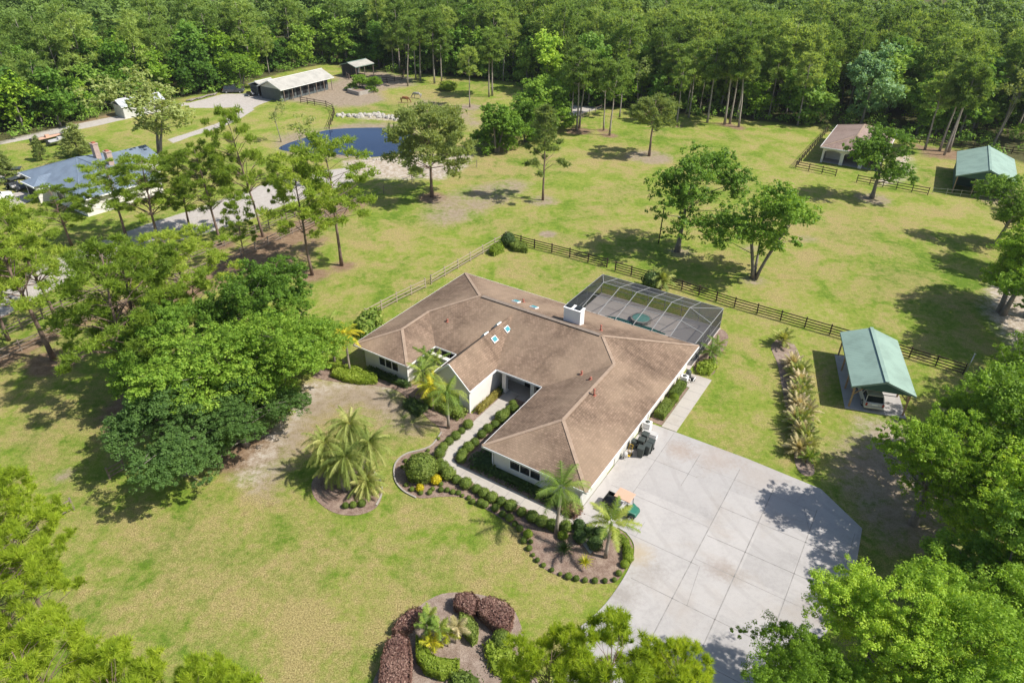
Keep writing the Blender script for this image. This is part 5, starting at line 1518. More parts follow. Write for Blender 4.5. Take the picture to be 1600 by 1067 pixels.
bin_('dark wheelie bin second from the front in the outer row', 30.1, -14.95)
bin_('dark wheelie bin at the far end of the outer row', 30.15, -14.3)
bin_('dark wheelie bin in the inner row against the wall side', 29.35, -14.6, 1.05)
bin_('dark wheelie bin farthest back, next to the white box', 29.35, -13.75, 1.05)
bin_('small dark bin tucked between the inner bins and the wall', 28.85, -14.9, .85, .45)
def ac(label, s, t_, w=.75, h=.8, d=.75):
    p = hw(s, t_); o = thing('air_conditioner', label, 'air conditioner', (*p, .04), HT)
    b = MB(); b.box((0, 0, .05), (w + .15, d + .15, .1)); b.build('slab', M['block'], o)
    b = MB(); b.box((0, 0, .1 + h / 2), (w, d, h)); b.build('casing', M['white'], o, bevel=.02)
    b = MB(); b.tube([(0, 0, h + .1), (0, 0, h + .13)], min(w, d) * .36, 14); b.build('fan_grille', M['bin'], o)
ac('white condenser box on the wall beside the bins', 28.85, -12.1, .7, .95, .6)
p = hw(29.4, -12.6); o = thing('utility_cabinet', 'low white cabinet lying between the condenser box and the walk', 'cabinet', (*p, .05), HT)
b = MB(); b.box((0, 0, .2), (1.3, .5, .4)); b.build('body', M['white'], o, bevel=.02); b = MB(); b.box((0, 0, .42), (1.36, .56, .04)); b.build('lid', M['canvas'], o)
ac('white condenser near the far end of the east wall', 28.95, -3.1, .7, .7, .6)
p = hw(29.0, -2.1); o = thing('pool_filter', 'grey pool filter tank with pipework near the cage corner', 'pool pump', (*p, .05), HT)
b = MB(); b.tube([(0, 0, .05), (0, 0, .75)], .28, 12); b.ball((0, 0, .75), (.28, .28, .16), 12, 6); b.build('tank', M['bin'], o)
b = MB(); b.tube([(.3, 0, .3), (.75, 0, .3), (.75, -.6, .3), (.75, -.6, .1)], .045, 8); b.tube([(-.1, -.3, .5), (-.1, -.8, .5), (.5, -.8, .5), (.5, -.8, .1)], .045, 8); b.build('pipe', M['white'], o)
b = MB(); b.box((.55, -.25, .18), (.5, .22, .25)); b.build('pump', M['black'], o)
p = hw(28.9, -15.95); o = thing('hand_truck', 'yellow hand truck leaning beside the front bin', 'hand truck', (*p, .05), HT)
b = MB()
for s_ in (-.16, .16): b.beam((s_, 0, .12), (s_, .25, 1.05), .035, .035)
for z in (.3, .55, .8, 1.03): b.beam((-.16, .25 * (z - .1), z), (.16, .25 * (z - .1), z), .03, .03)
b.box((0, -.15, .12), (.36, .3, .03)); b.build('frame', M['yellow'], o)
for s_ in (-.2, .2):
    b = MB(); b.tube([(s_, .05, .13), (s_ + .05 * (1 if s_ > 0 else -1), .05, .13)], .12, 10); b.build('wheel', M['rubber'], o)
p = hw(28.75, -16.5); o = thing('garden_hose_reel', 'white hose reel on the garage wall left of the hand truck', 'hose reel', (*p, .05), HT)
b = MB(); b.tube([(-.15, 0, .45), (.15, 0, .45)], .24, 14); b.build('drum', M['canvas'], o); b = MB()
for s_ in (-.18, .18): b.beam((s_, -.2, 0), (s_, 0, .5), .03, .03); b.beam((s_, .2, 0), (s_, 0, .5), .03, .03)
b.build('stand', M['white'], o)

# planter box, log pile, horses
pc = [(-41.3, 175.8), (-38.0, 172.9), (-35.2, 176.6), (-38.6, 179.6)]
b = MB(); cx = sum(p[0] for p in pc) / 4; cy = sum(p[1] for p in pc) / 4
for i in range(4):
    a, c = pc[i], pc[(i + 1) % 4]; b.beam((a[0] - cx, a[1] - cy, .45), (c[0] - cx, c[1] - cy, .45), .25, .9)
o = thing('planter', 'large block walled planter in the barn paddock', 'planter', (cx, cy, 0)); b.build('wall', M['block'], o)
b = MB(); b.prism([(p[0] - cx, p[1] - cy) for p in pc], .3, .6); b.build('soil', M['mulch'], o)
rng = rs(5)
for i in range(9):
    a = at(292 + i * 5.2 + rng.normal(), 160 - i * 1.3 + rng.normal() * .6); c = at(303 + i * 5.0, 157 - i * 1.2)
    b = MB(); b.tube([(0, 0, .2), (c[0] - a[0] + rng.normal() * .3, c[1] - a[1], .35)], [.2, .13], 7)
    o = b.build('log', M['bark_grey']); o.location = (a[0], a[1], 0); tag(o, 'grey log lying in the pile at the top edge of the neighbour yard', 'log', 'logs piled at the wood edge')

def horse(label, loc, rz, mat, mane):
    t = thing('horse', label, 'horse', (*loc, 0), rz)
    V_ = [(-.75, 0, 1.18, .24, .27), (-.25, 0, 1.16, .27, .32), (.3, 0, 1.18, .25, .30), (.68, 0, 1.22, .20, .25), (1.0, 0, 1.05, .14, .19), (1.28, 0, .72, .10, .13), (1.42, 0, .40, .10, .12), (1.50, 0, .22, .07, .09), (1.52, 0, .10, .055, .06),
          (-.80, .17, .85, .13, .15), (-.92, .17, .52, .065, .08), (-.82, .17, .08, .05, .055), (-.80, -.17, .85, .13, .15), (-.88, -.17, .52, .065, .08), (-.76, -.17, .08, .05, .055),
          (.58, .16, .82, .10, .11), (.62, .16, .48, .06, .065), (.60, .16, .06, .05, .05), (.58, -.16, .82, .10, .11), (.74, -.16, .48, .06, .065), (.78, -.16, .06, .05, .05)]
    E_ = [(0, 1), (1, 2), (2, 3), (3, 4), (4, 5), (5, 6), (6, 7), (7, 8), (0, 9), (9, 10), (10, 11), (0, 12), (12, 13), (13, 14), (2, 15), (15, 16), (16, 17), (2, 18), (18, 19), (19, 20)]
    me = bpy.data.meshes.new('body'); me.from_pydata([v[:3] for v in V_], E_, [])
    o = bpy.data.objects.new('body', me); COL.objects.link(o); me.materials.append(mat)
    md = o.modifiers.new('skin', 'SKIN')
    for i, v in enumerate(V_): me.skin_vertices[0].data[i].radius = (v[3], v[4])
    me.skin_vertices[0].data[1].use_root = True
    s_ = o.modifiers.new('sub', 'SUBSURF'); s_.levels = 1; s_.render_levels = 1
    reg(o, t)
    b = MB(); b.tube([(-.98, 0, 1.18), (-1.1, 0, .95), (-1.08, 0, .5)], [.05, .09, .02], 6); b.build('tail', mane, t)
    b = MB(); b.tube([(.7, 0, 1.42), (1.02, 0, 1.22), (1.34, 0, .82)], [.03, .06, .03], 6); b.build('mane', mane, t)
    b = MB()
    for s_ in (-.06, .06): b.tube([(1.36, s_, .55), (1.33, s_ * 1.3, .70)], [.04, .01], 5)
    b.build('ear', mat, t)
horse('chestnut horse grazing on the paddock, left of the grey one', at(633, 161), R(-12), M['horse_brown'], M['mane'])
horse('grey horse grazing to the right of the chestnut one', at(652, 154), R(165), M['horse_grey'], M['canvas'])

# pale rocks edging the pond's far bank
rng = rs(11)
rocks = []
for v in range(4):
    b = MB(); b.ball((0, 0, .1), (.5, .38, .3), 7, 5)
    b.v = [(x * rng.uniform(.75, 1.2), y * rng.uniform(.75, 1.2), z * rng.uniform(.8, 1.2)) for x, y, z in b.v]
    rocks.append(mesh_of(b, 'rock', M['rock']))
for me in rocks: me.polygons.foreach_set('use_smooth', [False] * len(me.polygons))
for i in range(110):
    f = rng.random(); x = 528 + f * 112; y = 180 + 5 * f + rng.normal() * 1.6 + 1.5 * math.sin(f * 9)
    o = bpy.data.objects.new('rock', rocks[i % 4]); COL.objects.link(o)
    p = at(x, y); s_ = rng.uniform(.5, 1.5); o.location = (p[0], p[1], 0); o.scale = (s_, s_, s_); o.rotation_euler = (0, 0, rng.uniform(0, 6))
    tag(o, 'pale rock in the row along the far bank of the pond', 'rock', 'rocks along the far bank of the pond')
for i in range(36):
    f = rng.random(); p = at(566 + f * 75, 250 - 2 * f + rng.normal() * 1.2)
    o = bpy.data.objects.new('rock', rocks[i % 4]); COL.objects.link(o)
    s_ = rng.uniform(.3, .8); o.location = (p[0], p[1], 0); o.scale = (s_, s_, s_); o.rotation_euler = (0, 0, rng.uniform(0, 6))
    tag(o, 'small rock on the near bank of the pond', 'rock', 'rocks on the near bank of the pond')
# ================================================================== FRONT GARDEN
BM = [ball_mesh(k, 1100, .15, M['bush']) for k in (1, 2, 3)]
BMD = [ball_mesh(k, 900, .17, M['bush_dark']) for k in (4, 5)]
BML = [ball_mesh(k, 900, .17, M['bush_lime']) for k in (6, 7)]
BMY = [ball_mesh(8, 700, .22, M['bush_yellow'])]
rng = rs(21)
def balls(pts, r, label, group, ms=BM, z=.35, h=None, jit=.15):
    for i, (x, y) in enumerate(pts):
        p = at(x, y, z); rr = r * (1 + rng.normal() * jit)
        shrub(ms[i % len(ms)], 'clipped_bush', label, 'bush', p, rr, h, group, rng.uniform(0, 6))
r2 = lambda l: [(400 + x / 4, 534 + y / 4) for x, y in l]
c2 = lambda l: [(600 + x / 5.71, 530 + y / 5.71) for x, y in l]
c5 = lambda l: [(740 + x / 5.333, 640 + y / 5.333) for x, y in l]
c6 = lambda l: [(760 + x / 6.154, 780 + y / 6.154) for x, y in l]
balls(r2([(1325, 515), (1285, 550), (1248, 585), (1207, 618), (1170, 655), (1150, 695), (1150, 742)]), .47, 'round clipped ball shrub in the row left of the front walk', 'ball shrubs left of the walk')
balls(r2([(1168, 788), (1203, 828), (1253, 857), (1312, 885), (1378, 915), (1425, 943), (1475, 970), (1533, 995)]) + c5([(310, 800), (400, 845), (490, 890), (570, 930), (655, 960), (770, 970)]), .49, 'round clipped ball shrub in the row along the lower edge of the front walk', 'ball shrubs below the walk')
balls(c5([(875, 975)]), .5, 'tall dark clipped ball shrub ending the row by the driveway', None, BMD, h=1.1)
balls(c2([(1150, 570), (1115, 615), (1165, 620), (1080, 655), (1040, 690), (1062, 705), (990, 755), (925, 795), (870, 845), (808, 915), (750, 962), (700, 1015), (690, 1060)]), .48, 'round clipped ball shrub between the front walk and the garage wing roof', 'ball shrubs right of the walk')
balls(r2([(938, 890), (975, 918), (1030, 940), (1085, 938), (1103, 915), (1155, 885), (1155, 922), (1195, 923), (1230, 935), (1265, 940), (1290, 955), (1330, 970), (1355, 995), (1395, 1010), (1425, 1018), (912, 775), (935, 740), (1075, 675), (1140, 600)]), .21, 'small clipped tuft in the outer row of the long planting bed', 'small shrubs edging the long bed', z=.2)
balls(c5([(60, 775), (95, 790), (180, 820), (240, 870), (300, 905), (345, 950), (385, 990)]), .30, 'loose brownish shrub in the middle of the long planting bed', 'loose shrubs in the long bed', BM, z=.2)
balls(c6([(425, 400), (360, 392), (412, 465), (450, 525), (490, 577), (550, 625), (630, 670), (710, 708), (790, 735), (865, 755), (950, 770), (1045, 775), (1140, 775), (1230, 765), (1275, 705)]), .22, 'small clipped ball on the curved edge of the driveway bed', 'small shrubs edging the driveway bed', z=.2)
balls(c6([(1330, 620), (1365, 565), (1362, 510), (1350, 455), (1330, 410), (1295, 370), (1240, 330)]), .34, 'light green low shrub on the driveway side of the bed', 'low light shrubs beside the driveway', BML, z=.25)
balls(c6([(400, 325)]), .42, 'flattened light green shrub above the small shrubs of the driveway bed', None, BML, h=.6)
balls(c6([(735, 342)]), .42, 'bright green ball shrub at the foot of the queen palm', None, BML)
balls(c6([(900, 360), (1045, 430), (1095, 335), (985, 300)]), .55, 'large dark round shrub beside the foxtail palm', 'large dark shrubs by the foxtail palm', BMD)
shrub(ball_mesh(31, 6000, .10, M['bush']), 'clipped_bush', 'very large round clipped shrub in the curved bed', 'bush', at(659, 733, .8), 1.32, 2.1)
shrub(BMY[0], 'yellow_shrub', 'bright yellow shrub right of the other, below the large round shrub', 'bush', at(681, 750, .3), .46, .75)
shrub(BMY[0], 'yellow_shrub', 'smaller bright yellow shrub at the lower left of the large round shrub', 'bush', at(656, 762, .3), .34, .6)
hedge('hedge', 'golden brown clipped hedge against the white gable wall', 'hedge', [hw(14.45, -18.3), hw(14.95, -18.5), hw(15.0, -14.9), hw(14.5, -14.8)], .75, M['bush_gold'], .12, 260, 3)
hedge('hedge', 'dark shrub at the porch end of the golden hedge', 'hedge', [hw(14.45, -14.7), hw(14.95, -14.75), hw(14.98, -13.6), hw(14.4, -13.6)], .6, M['bush_dark'], .12, 240, 4)
hedge('hedge', 'light green low hedge under the two palms at the left wing', 'hedge', ats([(517, 585), (523, 574), (545, 570), (562, 574), (590, 586), (588, 596), (565, 597), (540, 593)], .4), .6, M['bush_lime'], .13, 200, 5)
hedge('hedge', 'bright green hedge left of the two palms', 'hedge', ats([(505, 570), (515, 560), (532, 560), (535, 568), (518, 576)], .3), .55, M['bush_lime'], .13, 200, 6)
hedge('hedge', 'flat topped green hedge on the east wall, nearer the bins', 'hedge', [hw(28.6, -9.9), hw(29.6, -9.9), hw(29.6, -7.2), hw(28.6, -7.2)], .85, M['bush'], .10, 380, 7, .04)
hedge('hedge', 'flat topped green hedge on the east wall, nearer the pool', 'hedge', [hw(28.6, -6.4), hw(29.5, -6.4), hw(29.5, -3.8), hw(28.6, -3.8)], .85, M['bush'], .10, 380, 8, .04)
shrub(BML[0], 'clipped_bush', 'light green rounded bush between the two east wall hedges', 'bush', hw(29.35, -6.75), .42, 1.0)
hedge('groundcover_shrub', 'yellow green leafy shrub in the bed by the pool cage corner', 'bush', ats([(1088, 572), (1092, 583), (1110, 585), (1120, 574), (1116, 562), (1100, 565)], .2), .55, M['bush_lime'], .18, 130, 9, .2)
hedge('hedge', 'clipped light hedge on the left side of the back yard corner', 'hedge', ats([(764, 392), (772, 396), (788, 389), (784, 381), (772, 383)], .5), .9, M['bush_lime'], .18, 120, 10)
hedge('hedge', 'clipped dark hedge on the right side of the back yard corner', 'hedge', ats([(796, 384), (804, 390), (824, 392), (824, 386), (806, 378), (797, 376)], .4), .9, M['bush'], .18, 120, 11)
shrub(BMD[0], 'round_bush', 'dark rounded bush at the corner post of the back fence', 'bush', at(794, 375, .8), 1.0, 1.9)
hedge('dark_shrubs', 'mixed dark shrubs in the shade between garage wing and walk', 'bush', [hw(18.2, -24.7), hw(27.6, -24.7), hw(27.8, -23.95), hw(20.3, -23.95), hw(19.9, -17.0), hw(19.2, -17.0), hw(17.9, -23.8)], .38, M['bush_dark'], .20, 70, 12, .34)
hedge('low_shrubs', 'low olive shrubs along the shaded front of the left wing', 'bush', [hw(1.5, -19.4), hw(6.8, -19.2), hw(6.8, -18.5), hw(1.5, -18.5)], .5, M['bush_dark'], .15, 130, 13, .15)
hedge('low_shrubs', 'loose olive shrub under the palms at the gable front', 'bush', [hw(9.6, -20.2), hw(13.9, -20.3), hw(14.0, -19.1), hw(9.8, -19.0)], .75, M['bush'], .15, 140, 14, .22)
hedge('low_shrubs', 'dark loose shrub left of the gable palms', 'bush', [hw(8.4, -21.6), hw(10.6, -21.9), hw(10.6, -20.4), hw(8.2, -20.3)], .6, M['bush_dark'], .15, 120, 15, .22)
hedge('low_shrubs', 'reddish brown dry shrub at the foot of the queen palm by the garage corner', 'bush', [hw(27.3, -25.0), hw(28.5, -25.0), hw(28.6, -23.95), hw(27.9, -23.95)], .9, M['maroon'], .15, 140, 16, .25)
# island bed at the bottom
hedge('maroon_hedge', 'long maroon hedge along the left side of the bottom island bed', 'hedge', ats([(590, 1085), (596, 1030), (606, 1000), (626, 990), (640, 1000), (644, 1030), (640, 1090)], .7), 1.1, M['maroon'], .10, 420, 17, .07)
hedge('maroon_hedge', 'shaded maroon shrub at the upper left of the bottom island bed', 'hedge', ats([(612, 985), (624, 968), (645, 950), (662, 952), (650, 972), (632, 990)], .5), .8, M['maroon'], .11, 380, 18, .12)
hedge('maroon_hedge', 'maroon hedge at the top of the bottom island bed, left mound', 'hedge', ats([(708, 946), (712, 930), (738, 926), (750, 938), (745, 955), (732, 962)], .6), .95, M['maroon'], .10, 420, 19, .09)
hedge('maroon_hedge', 'maroon hedge at the top right of the bottom island bed, right mound', 'hedge', ats([(748, 960), (745, 942), (765, 934), (790, 942), (804, 956), (800, 975), (790, 990), (768, 978)], .6), 1.0, M['maroon'], .10, 420, 20, .09)
hedge('clipped_ring_hedge', 'curved clipped green hedge on the right of the island bed yucca palms', 'hedge', ats([(718, 960), (738, 966), (748, 982), (746, 998), (738, 1004), (726, 990), (716, 975)], .5), .9, M['bush'], .10, 420, 21, .05)
hedge('clipped_ring_hedge', 'curved clipped green hedge below the island bed yucca palms', 'hedge', ats([(650, 995), (660, 1000), (668, 1022), (690, 1030), (718, 1032), (716, 1046), (690, 1058), (664, 1048), (650, 1028)], .5), .85, M['bush_lime'], .10, 420, 22, .06)
shrub(BM[0], 'clipped_bush', 'round green bush right of the ring hedge in the island bed', 'bush', at(783, 999, .5), .62, 1.2)
hedge('loose_shrub', 'loose bright shrubs at the right side of the island bed', 'bush', ats([(757, 1005), (775, 1002), (800, 1012), (812, 1035), (800, 1060), (770, 1050), (760, 1025)], .3), .55, M['bush_lime'], .14, 150, 23, .25)
hedge('low_shrubs', 'mixed low shrubs at the lower right of the island bed', 'bush', ats([(700, 1052), (725, 1046), (750, 1060), (748, 1085), (715, 1090)], .3), .5, M['bush'], .14, 120, 27, .3)
rosette('yucca', 'dark green yucca in the middle of the driveway bed', 'yucca', at(881, 859), 60, .85, M['bush_dark'], 1, .09)
rosette('bromeliad', 'yellow striped spiky plant below the foxtail palm', 'plant', at(914, 879), 46, .75, M['palm_yellow'], 2, .08)
rosette('yucca', 'pale spiky plant in the mulch near the round clipped shrub', 'yucca', at(661, 642), 30, .5, M['palm_yellow'], 3, .06)
for i, (x, y, h, mt) in enumerate(((741, 1020, 2.3, 'palm'), (752, 1018, 1.9, 'palm_dry'))): pass
TI = [((664, 1003), 1.7, 'palm', 'tall thin stemmed palm at the left of the island bed clump', 5), ((692, 1012), 1.9, 'palm', 'tallest thin stemmed palm in the middle of the island bed clump', 6), ((700, 1010), 1.2, 'palm_yellow', 'yellowing thin stemmed palm at the back of the island bed clump', 7),
      ((712, 1005), 1.6, 'palm_dry', 'thin stemmed palm with pale fronds at the right of the island bed clump', 8), ((680, 1018), .9, 'palm_yellow', 'short palm with yellow fronds at the front of the island bed clump', 9), ((672, 985), 1.4, 'palm', 'dark green thin palm at the top left of the island bed clump', 10)]
for p, h, mt, lb_, sd_ in TI:
    palm('thin_palm', lb_, at(*p), h, 11, .85, sd_, M[mt], False, ((sd_ % 3 - 1) * .15, .1), .035, 'thin palms in the island bed', nl=16, ll=.36, wd=.05, el=(-.1, 1.3), droop=.7)

# ================================================================== PALMS
palm('queen_palm', 'queen palm with grey trunk and arching crown over the garage wing corner', at(869, 833), hgt(869, 833, 771), 20, 2.55, 11, M['palm'], True, (.15, 0), .13, nl=34, ll=.62, wd=.045, droop=.62, el=(-.3, 1.3))
palm('foxtail_palm', 'foxtail palm with bushy fronds in the driveway bed', at(946, 871), hgt(946, 871, 826) - .1, 13, 2.2, 12, M['palm'], True, (.15, .1), .12, nl=40, ll=.5, wd=.06, droop=.5, el=(-.05, 1.3), stiff=.1)
palm('queen_palm', 'queen palm in front of the gable wall with hanging orange dead frond', at(701, 669), hgt(701, 669, 622), 18, 2.3, 13, M['palm'], True, (0, 0), .12, nl=32, ll=.6, wd=.045, droop=.75)
palm('queen_palm', 'yellow green palm left of the gable wall queen palm', at(677, 640), hgt(677, 640, 612), 16, 2.2, 14, M['palm_yellow'], True, (-.1, 0), .10, nl=28, ll=.55, wd=.055, droop=.8)
palm('queen_palm', 'palm standing at the left corner of the gable front', at(664, 628), hgt(664, 628, 588), 15, 2.0, 15, M['palm'], True, (0, 0), .10, nl=28, ll=.5, wd=.05, droop=.7)
palm('courtyard_palm', 'left palm of the group in the courtyard recess', at(664, 588), hgt(664, 588, 556), 12, 1.6, 16, M['palm'], False, (0, 0), .09, nl=24, ll=.4, wd=.05, droop=.7)
palm('courtyard_palm', 'middle palm with pale trunk in the courtyard recess', at(671, 590), hgt(671, 590, 560), 12, 1.6, 17, M['palm'], False, (.05, 0), .09, nl=24, ll=.4, wd=.05, droop=.7)
palm('courtyard_palm', 'right palm of the group in the courtyard recess', at(681, 592), hgt(681, 592, 566), 12, 1.7, 18, M['palm'], False, (.1, .1), .09, nl=24, ll=.4, wd=.05, droop=.7)
palm('queen_palm', 'yellow crowned palm at the left corner of the house', at(547, 582), hgt(547, 582, 530), 16, 2.0, 19, M['palm_yellow'], True, (0, 0), .11, nl=28, ll=.5, wd=.05, droop=.8)
palm('queen_palm', 'green palm left of the yellow crowned palm by the house corner', at(524, 571), hgt(524, 571, 515), 14, 1.7, 20, M['palm'], True, (-.1, 0), .11, nl=26, ll=.5, wd=.05, droop=.7)
palm('corner_palm', 'low palm in the bed at the pool cage corner', at(1108, 563), 1.2, 14, 1.7, 22, M['palm'], False, (0, 0), .10, nl=26, ll=.4, wd=.05, droop=.6)
palm('corner_palm', 'second low palm beside the pool cage corner', at(1117, 552), 1.0, 12, 1.5, 23, M['palm'], False, (.1, 0), .10, nl=26, ll=.4, wd=.05, droop=.6)
palm('bird_of_paradise_palm', 'broad leafy palm clump beyond the pool cage by the back fence', at(1032, 452), 1.3, 18, 2.2, 24, M['palm_date'], False, (0, 0), .12, nl=26, ll=.6, wd=.12, droop=.7, el=(0, 1.4))
shrub(BMD[1], 'round_bush', 'dark bush left of the leafy palm clump behind the pool cage', 'bush', at(1018, 442, .8), 1.2, 2.3)
hedge('leafy_shrub', 'broad leaved shrub against the left wall of the house by the pale fence', 'bush', ats([(556, 520), (565, 500), (590, 492), (596, 503), (580, 515), (565, 528)], .5), 1.5, M['palm'], .35, 70, 25, .4)
# date palm clump: several stems from one bed
bx, by = at(548, 772)
DP = [(546, 664, 4.6, 'rear, tallest', 2.3), (508, 694, 3.6, 'left', 2.3), (577, 694, 3.7, 'right', 2.4), (540, 716, 3.3, 'front', 2.4), (572, 752, 1.0, 'lowest, front right', 1.9), (520, 722, 2.2, 'front left', 2.1)]
for i, (hx, hy, h, w_, fl_) in enumerate(DP):
    qx, qy = at(hx, hy, h)
    fx, fy = bx + (qx - bx) * .35, by + (qy - by) * .35
    palm('date_palm', f'{w_} stem of the date palm clump on the front lawn', (fx, fy), h, 44, fl_ * 1.05, 40 + i, M['palm_date'], False, (qx - fx, qy - fy), .16, 'date palms on the front lawn', nl=34, ll=.42, wd=.05, el=(-.7, 1.35), droop=.85, stiff=.55)
balls([(540, 791), (552, 790), (566, 788), (587, 770)], .3, 'low green tuft at the front of the date palm bed', 'tufts in the date palm bed', BM, z=.1)
# row of sago-like palms
rng = rs(77)
row = [(1222, 540, 1.5, 'palm_date'), (1236, 575, 1.25, 'palm_dry'), (1251, 588, 1.3, 'palm_date'), (1243, 604, 1.25, 'palm_dry'), (1254, 620, 1.3, 'palm_date'), (1244, 640, 1.2, 'palm_dry'), (1258, 652, 1.25, 'palm_dry'), (1247, 672, 1.35, 'palm_date'), (1256, 692, 1.3, 'palm_date'), (1249, 708, 1.2, 'palm_dry'), (1262, 722, 1.0, 'palm')]
for i, (x, y, l, mt) in enumerate(row):
    if i == 0:
        palm('fan_palm', 'bushy pale fan palm at the upper end of the palm row on the lawn', at(x, y), .7, 30, 1.5, 60, M['palm_date'], False, (0, 0), .18, nl=26, ll=.40, wd=.06, el=(-.1, 1.45), droop=.35, stiff=.1)
    elif i == 10:
        palm('low_palm', 'small green palm at the lower end of the palm row', at(x, y), .5, 18, 1.0, 61, M['palm'], False, (0, 0), .12, nl=20, ll=.3, wd=.05, el=(0, 1.4), droop=.5)
    else:
        palm('low_palm', ('half dry low palm with straw coloured fronds in the row on the lawn' if mt == 'palm_dry' else 'greener low palm in the row between lawn and carport'), at(x + rng.normal() * 2, y), .55, 34, l * 1.2, 62 + i, M[mt], False, (0, 0), .15, 'low palms in the row', nl=26, ll=.34, wd=.055, el=(-.2, 1.45), droop=.5, tintr=(.2, 1))
for i, (x, y, mt) in enumerate(((1243, 590, 'palm_date'), (1247, 630, 'palm_date'), (1240, 622, 'palm_dry'), (1253, 662, 'palm_date'), (1242, 660, 'palm_dry'), (1250, 682, 'palm_dry'), (1260, 705, 'palm_date'), (1249, 614, 'palm_date'))):
    palm('low_palm', ('half dry low palm with straw coloured fronds in the row on the lawn' if mt == 'palm_dry' else 'greener low palm in the row between lawn and carport'), at(x, y), .6, 30, 1.35, 92 + i, M[mt], False, (0, 0), .15, 'low palms in the row', nl=24, ll=.34, wd=.055, el=(-.1, 1.45), droop=.5, tintr=(.2, 1))
for i in range(3):
    x, y = ((276, 137), (284, 141), (292, 139))[i]
    palm('palmetto', ('left', 'middle', 'right')[i] + ' palmetto at the wood edge above the log pile', at(x, y + 8), 1.8, 18, 2.4, 80 + i, M['palm_dry'], False, (0, 0), .2, 'palmettos at the wood edge', nl=16, ll=.7, wd=.15, el=(-.2, 1.4))

# ================================================================== OPEN GROWN TREES
K = {}
K['pine_spread'] = pine(1, 14, 5.9, 4.6, 80, 60, .60, .16, 8, M['pine_grey'], .27, 1.5, 'umbrella', .05, 45, fork=.35, flat=.45)
K['pine_thin'] = pine(2, 15, 3.9, 5.0, 36, 34, .55, .14, 7, M['pine_grey'], .18, .85, 'cone', .15, 30, fork=.3)
K['pine_umb'] = pine(3, 8.6, 3.5, 4.6, 44, 44, .45, .14, 7, M['pine_grey'], .20, .9, 'umbrella', 0, 34, fork=.42)
for i in range(3): K['pine_tall%d' % i] = pine(10 + i, 17, 3.3, 9.3, 36, 36, .65, .18, 6, M['pine_far'], .21, .95, 'round', .1, 22, bark=M['bark_pale'], fork=.55, lean=((i - 1) * .8, .3))
for i in range(3): K['pine_near%d' % i] = pine(20 + i, 16.5, 5.7, 6.6, 84, 50, .47, .082, 9, M['pine'], .24, .92, ('round', 'umbrella', 'round')[i], .22, 60, fork=.38, lean=((i - 1) * 1.2, .6))
for i in range(3): K['pine_mid%d' % i] = pine(30 + i, 16, 4.5, 6.4, 60, 50, .48, .10, 7, M['pine'], .19, .90, 'round', .18, 44, fork=.32, lean=((1 - i) * .9, 0))
for i in range(2): K['pine_close%d' % i] = pine(40 + i, 14.5, 4.6, 7.0, 130, 20, .44, .050, 32, M['pine_close'], .20, .62, 'round', .15, 90, fork=.4)
K['oak_a'] = broadleaf(50, 14.8, 7.0, 2.4, 150, 190, .27, M['oak'], M['bark_grey'], .36, .25, 11, .75, cr=1.25, lean=(2.0, 0), gap=.03, maxl=40)
K['oak_b'] = broadleaf(51, 12.1, 5.9, 3.4, 120, 180, .27, M['oak'], M['bark_grey'], .20, .3, 7, .7, trunks=5, spread=2.6, cr=1.15, maxl=36)
K['oak_c'] = broadleaf(52, 11.7, 5.8, 2.6, 120, 190, .27, M['oak'], M['bark_grey'], .33, .32, 8, .7, cr=1.15, maxl=30, lean=(.8, 0))
for i in range(3): K['oak_near%d' % i] = broadleaf(60 + i, 11, 5.6, 1.0, 230, 420, .155, (M['oak'], M['oak'], M['oak_deep'])[i], M['bark_grey'], .34, .2, 9, .7, cr=.95, maxl=50, trunks=2, spread=1.2)
for i in range(3): K['oak_east%d' % i] = broadleaf(70 + i, 13, 6.2, 2.6, 230, 400, .16, (M['lime'], M['oak'], M['lime'])[i], M['bark_grey'], .36, .22, 9, .7, cr=.95, gap=.1, maxl=70, trunks=2, spread=1.6)
K['oak_close'] = broadleaf(80, 13, 6.4, 3.0, 260, 620, .115, M['lime'], M['bark_grey'], .36, .22, 10, .7, cr=.9, gap=.06, maxl=90, trunks=2, spread=1.4)
K['leafy'] = broadleaf(81, 17, 6.2, 4.5, 95, 70, .42, M['pine_grey'], M['bark_grey'], .28, .2, 9, .8, cr=1.15, gap=.1, maxl=60, trunks=2, spread=2.4)
K['silver'] = broadleaf(82, 14, 6.2, 1.5, 90, 150, .42, M['silver'], M['bark_grey'], .3, .2, 9, .9, cr=1.25, maxl=20)
K['bushy'] = broadleaf(83, 9, 4.6, .3, 110, 170, .30, M['oak'], M['bark_grey'], .25, .15, 8, .8, cr=1.05, maxl=20, trunks=2, spread=1.5)
K['conifer'] = pine(84, 5, 1.4, .8, 40, 30, .35, .10, 6, M['pine_grey'], .09, .5, 'cone', 0, 20, flat=.6, fork=.15)
K['bare'] = broadleaf(85, 11, 3.2, 3.5, 26, 22, .3, M['pine_grey'], M['bark_grey'], .15, .25, 6, .7, cr=.8, maxl=26, trunks=2, spread=1.4)

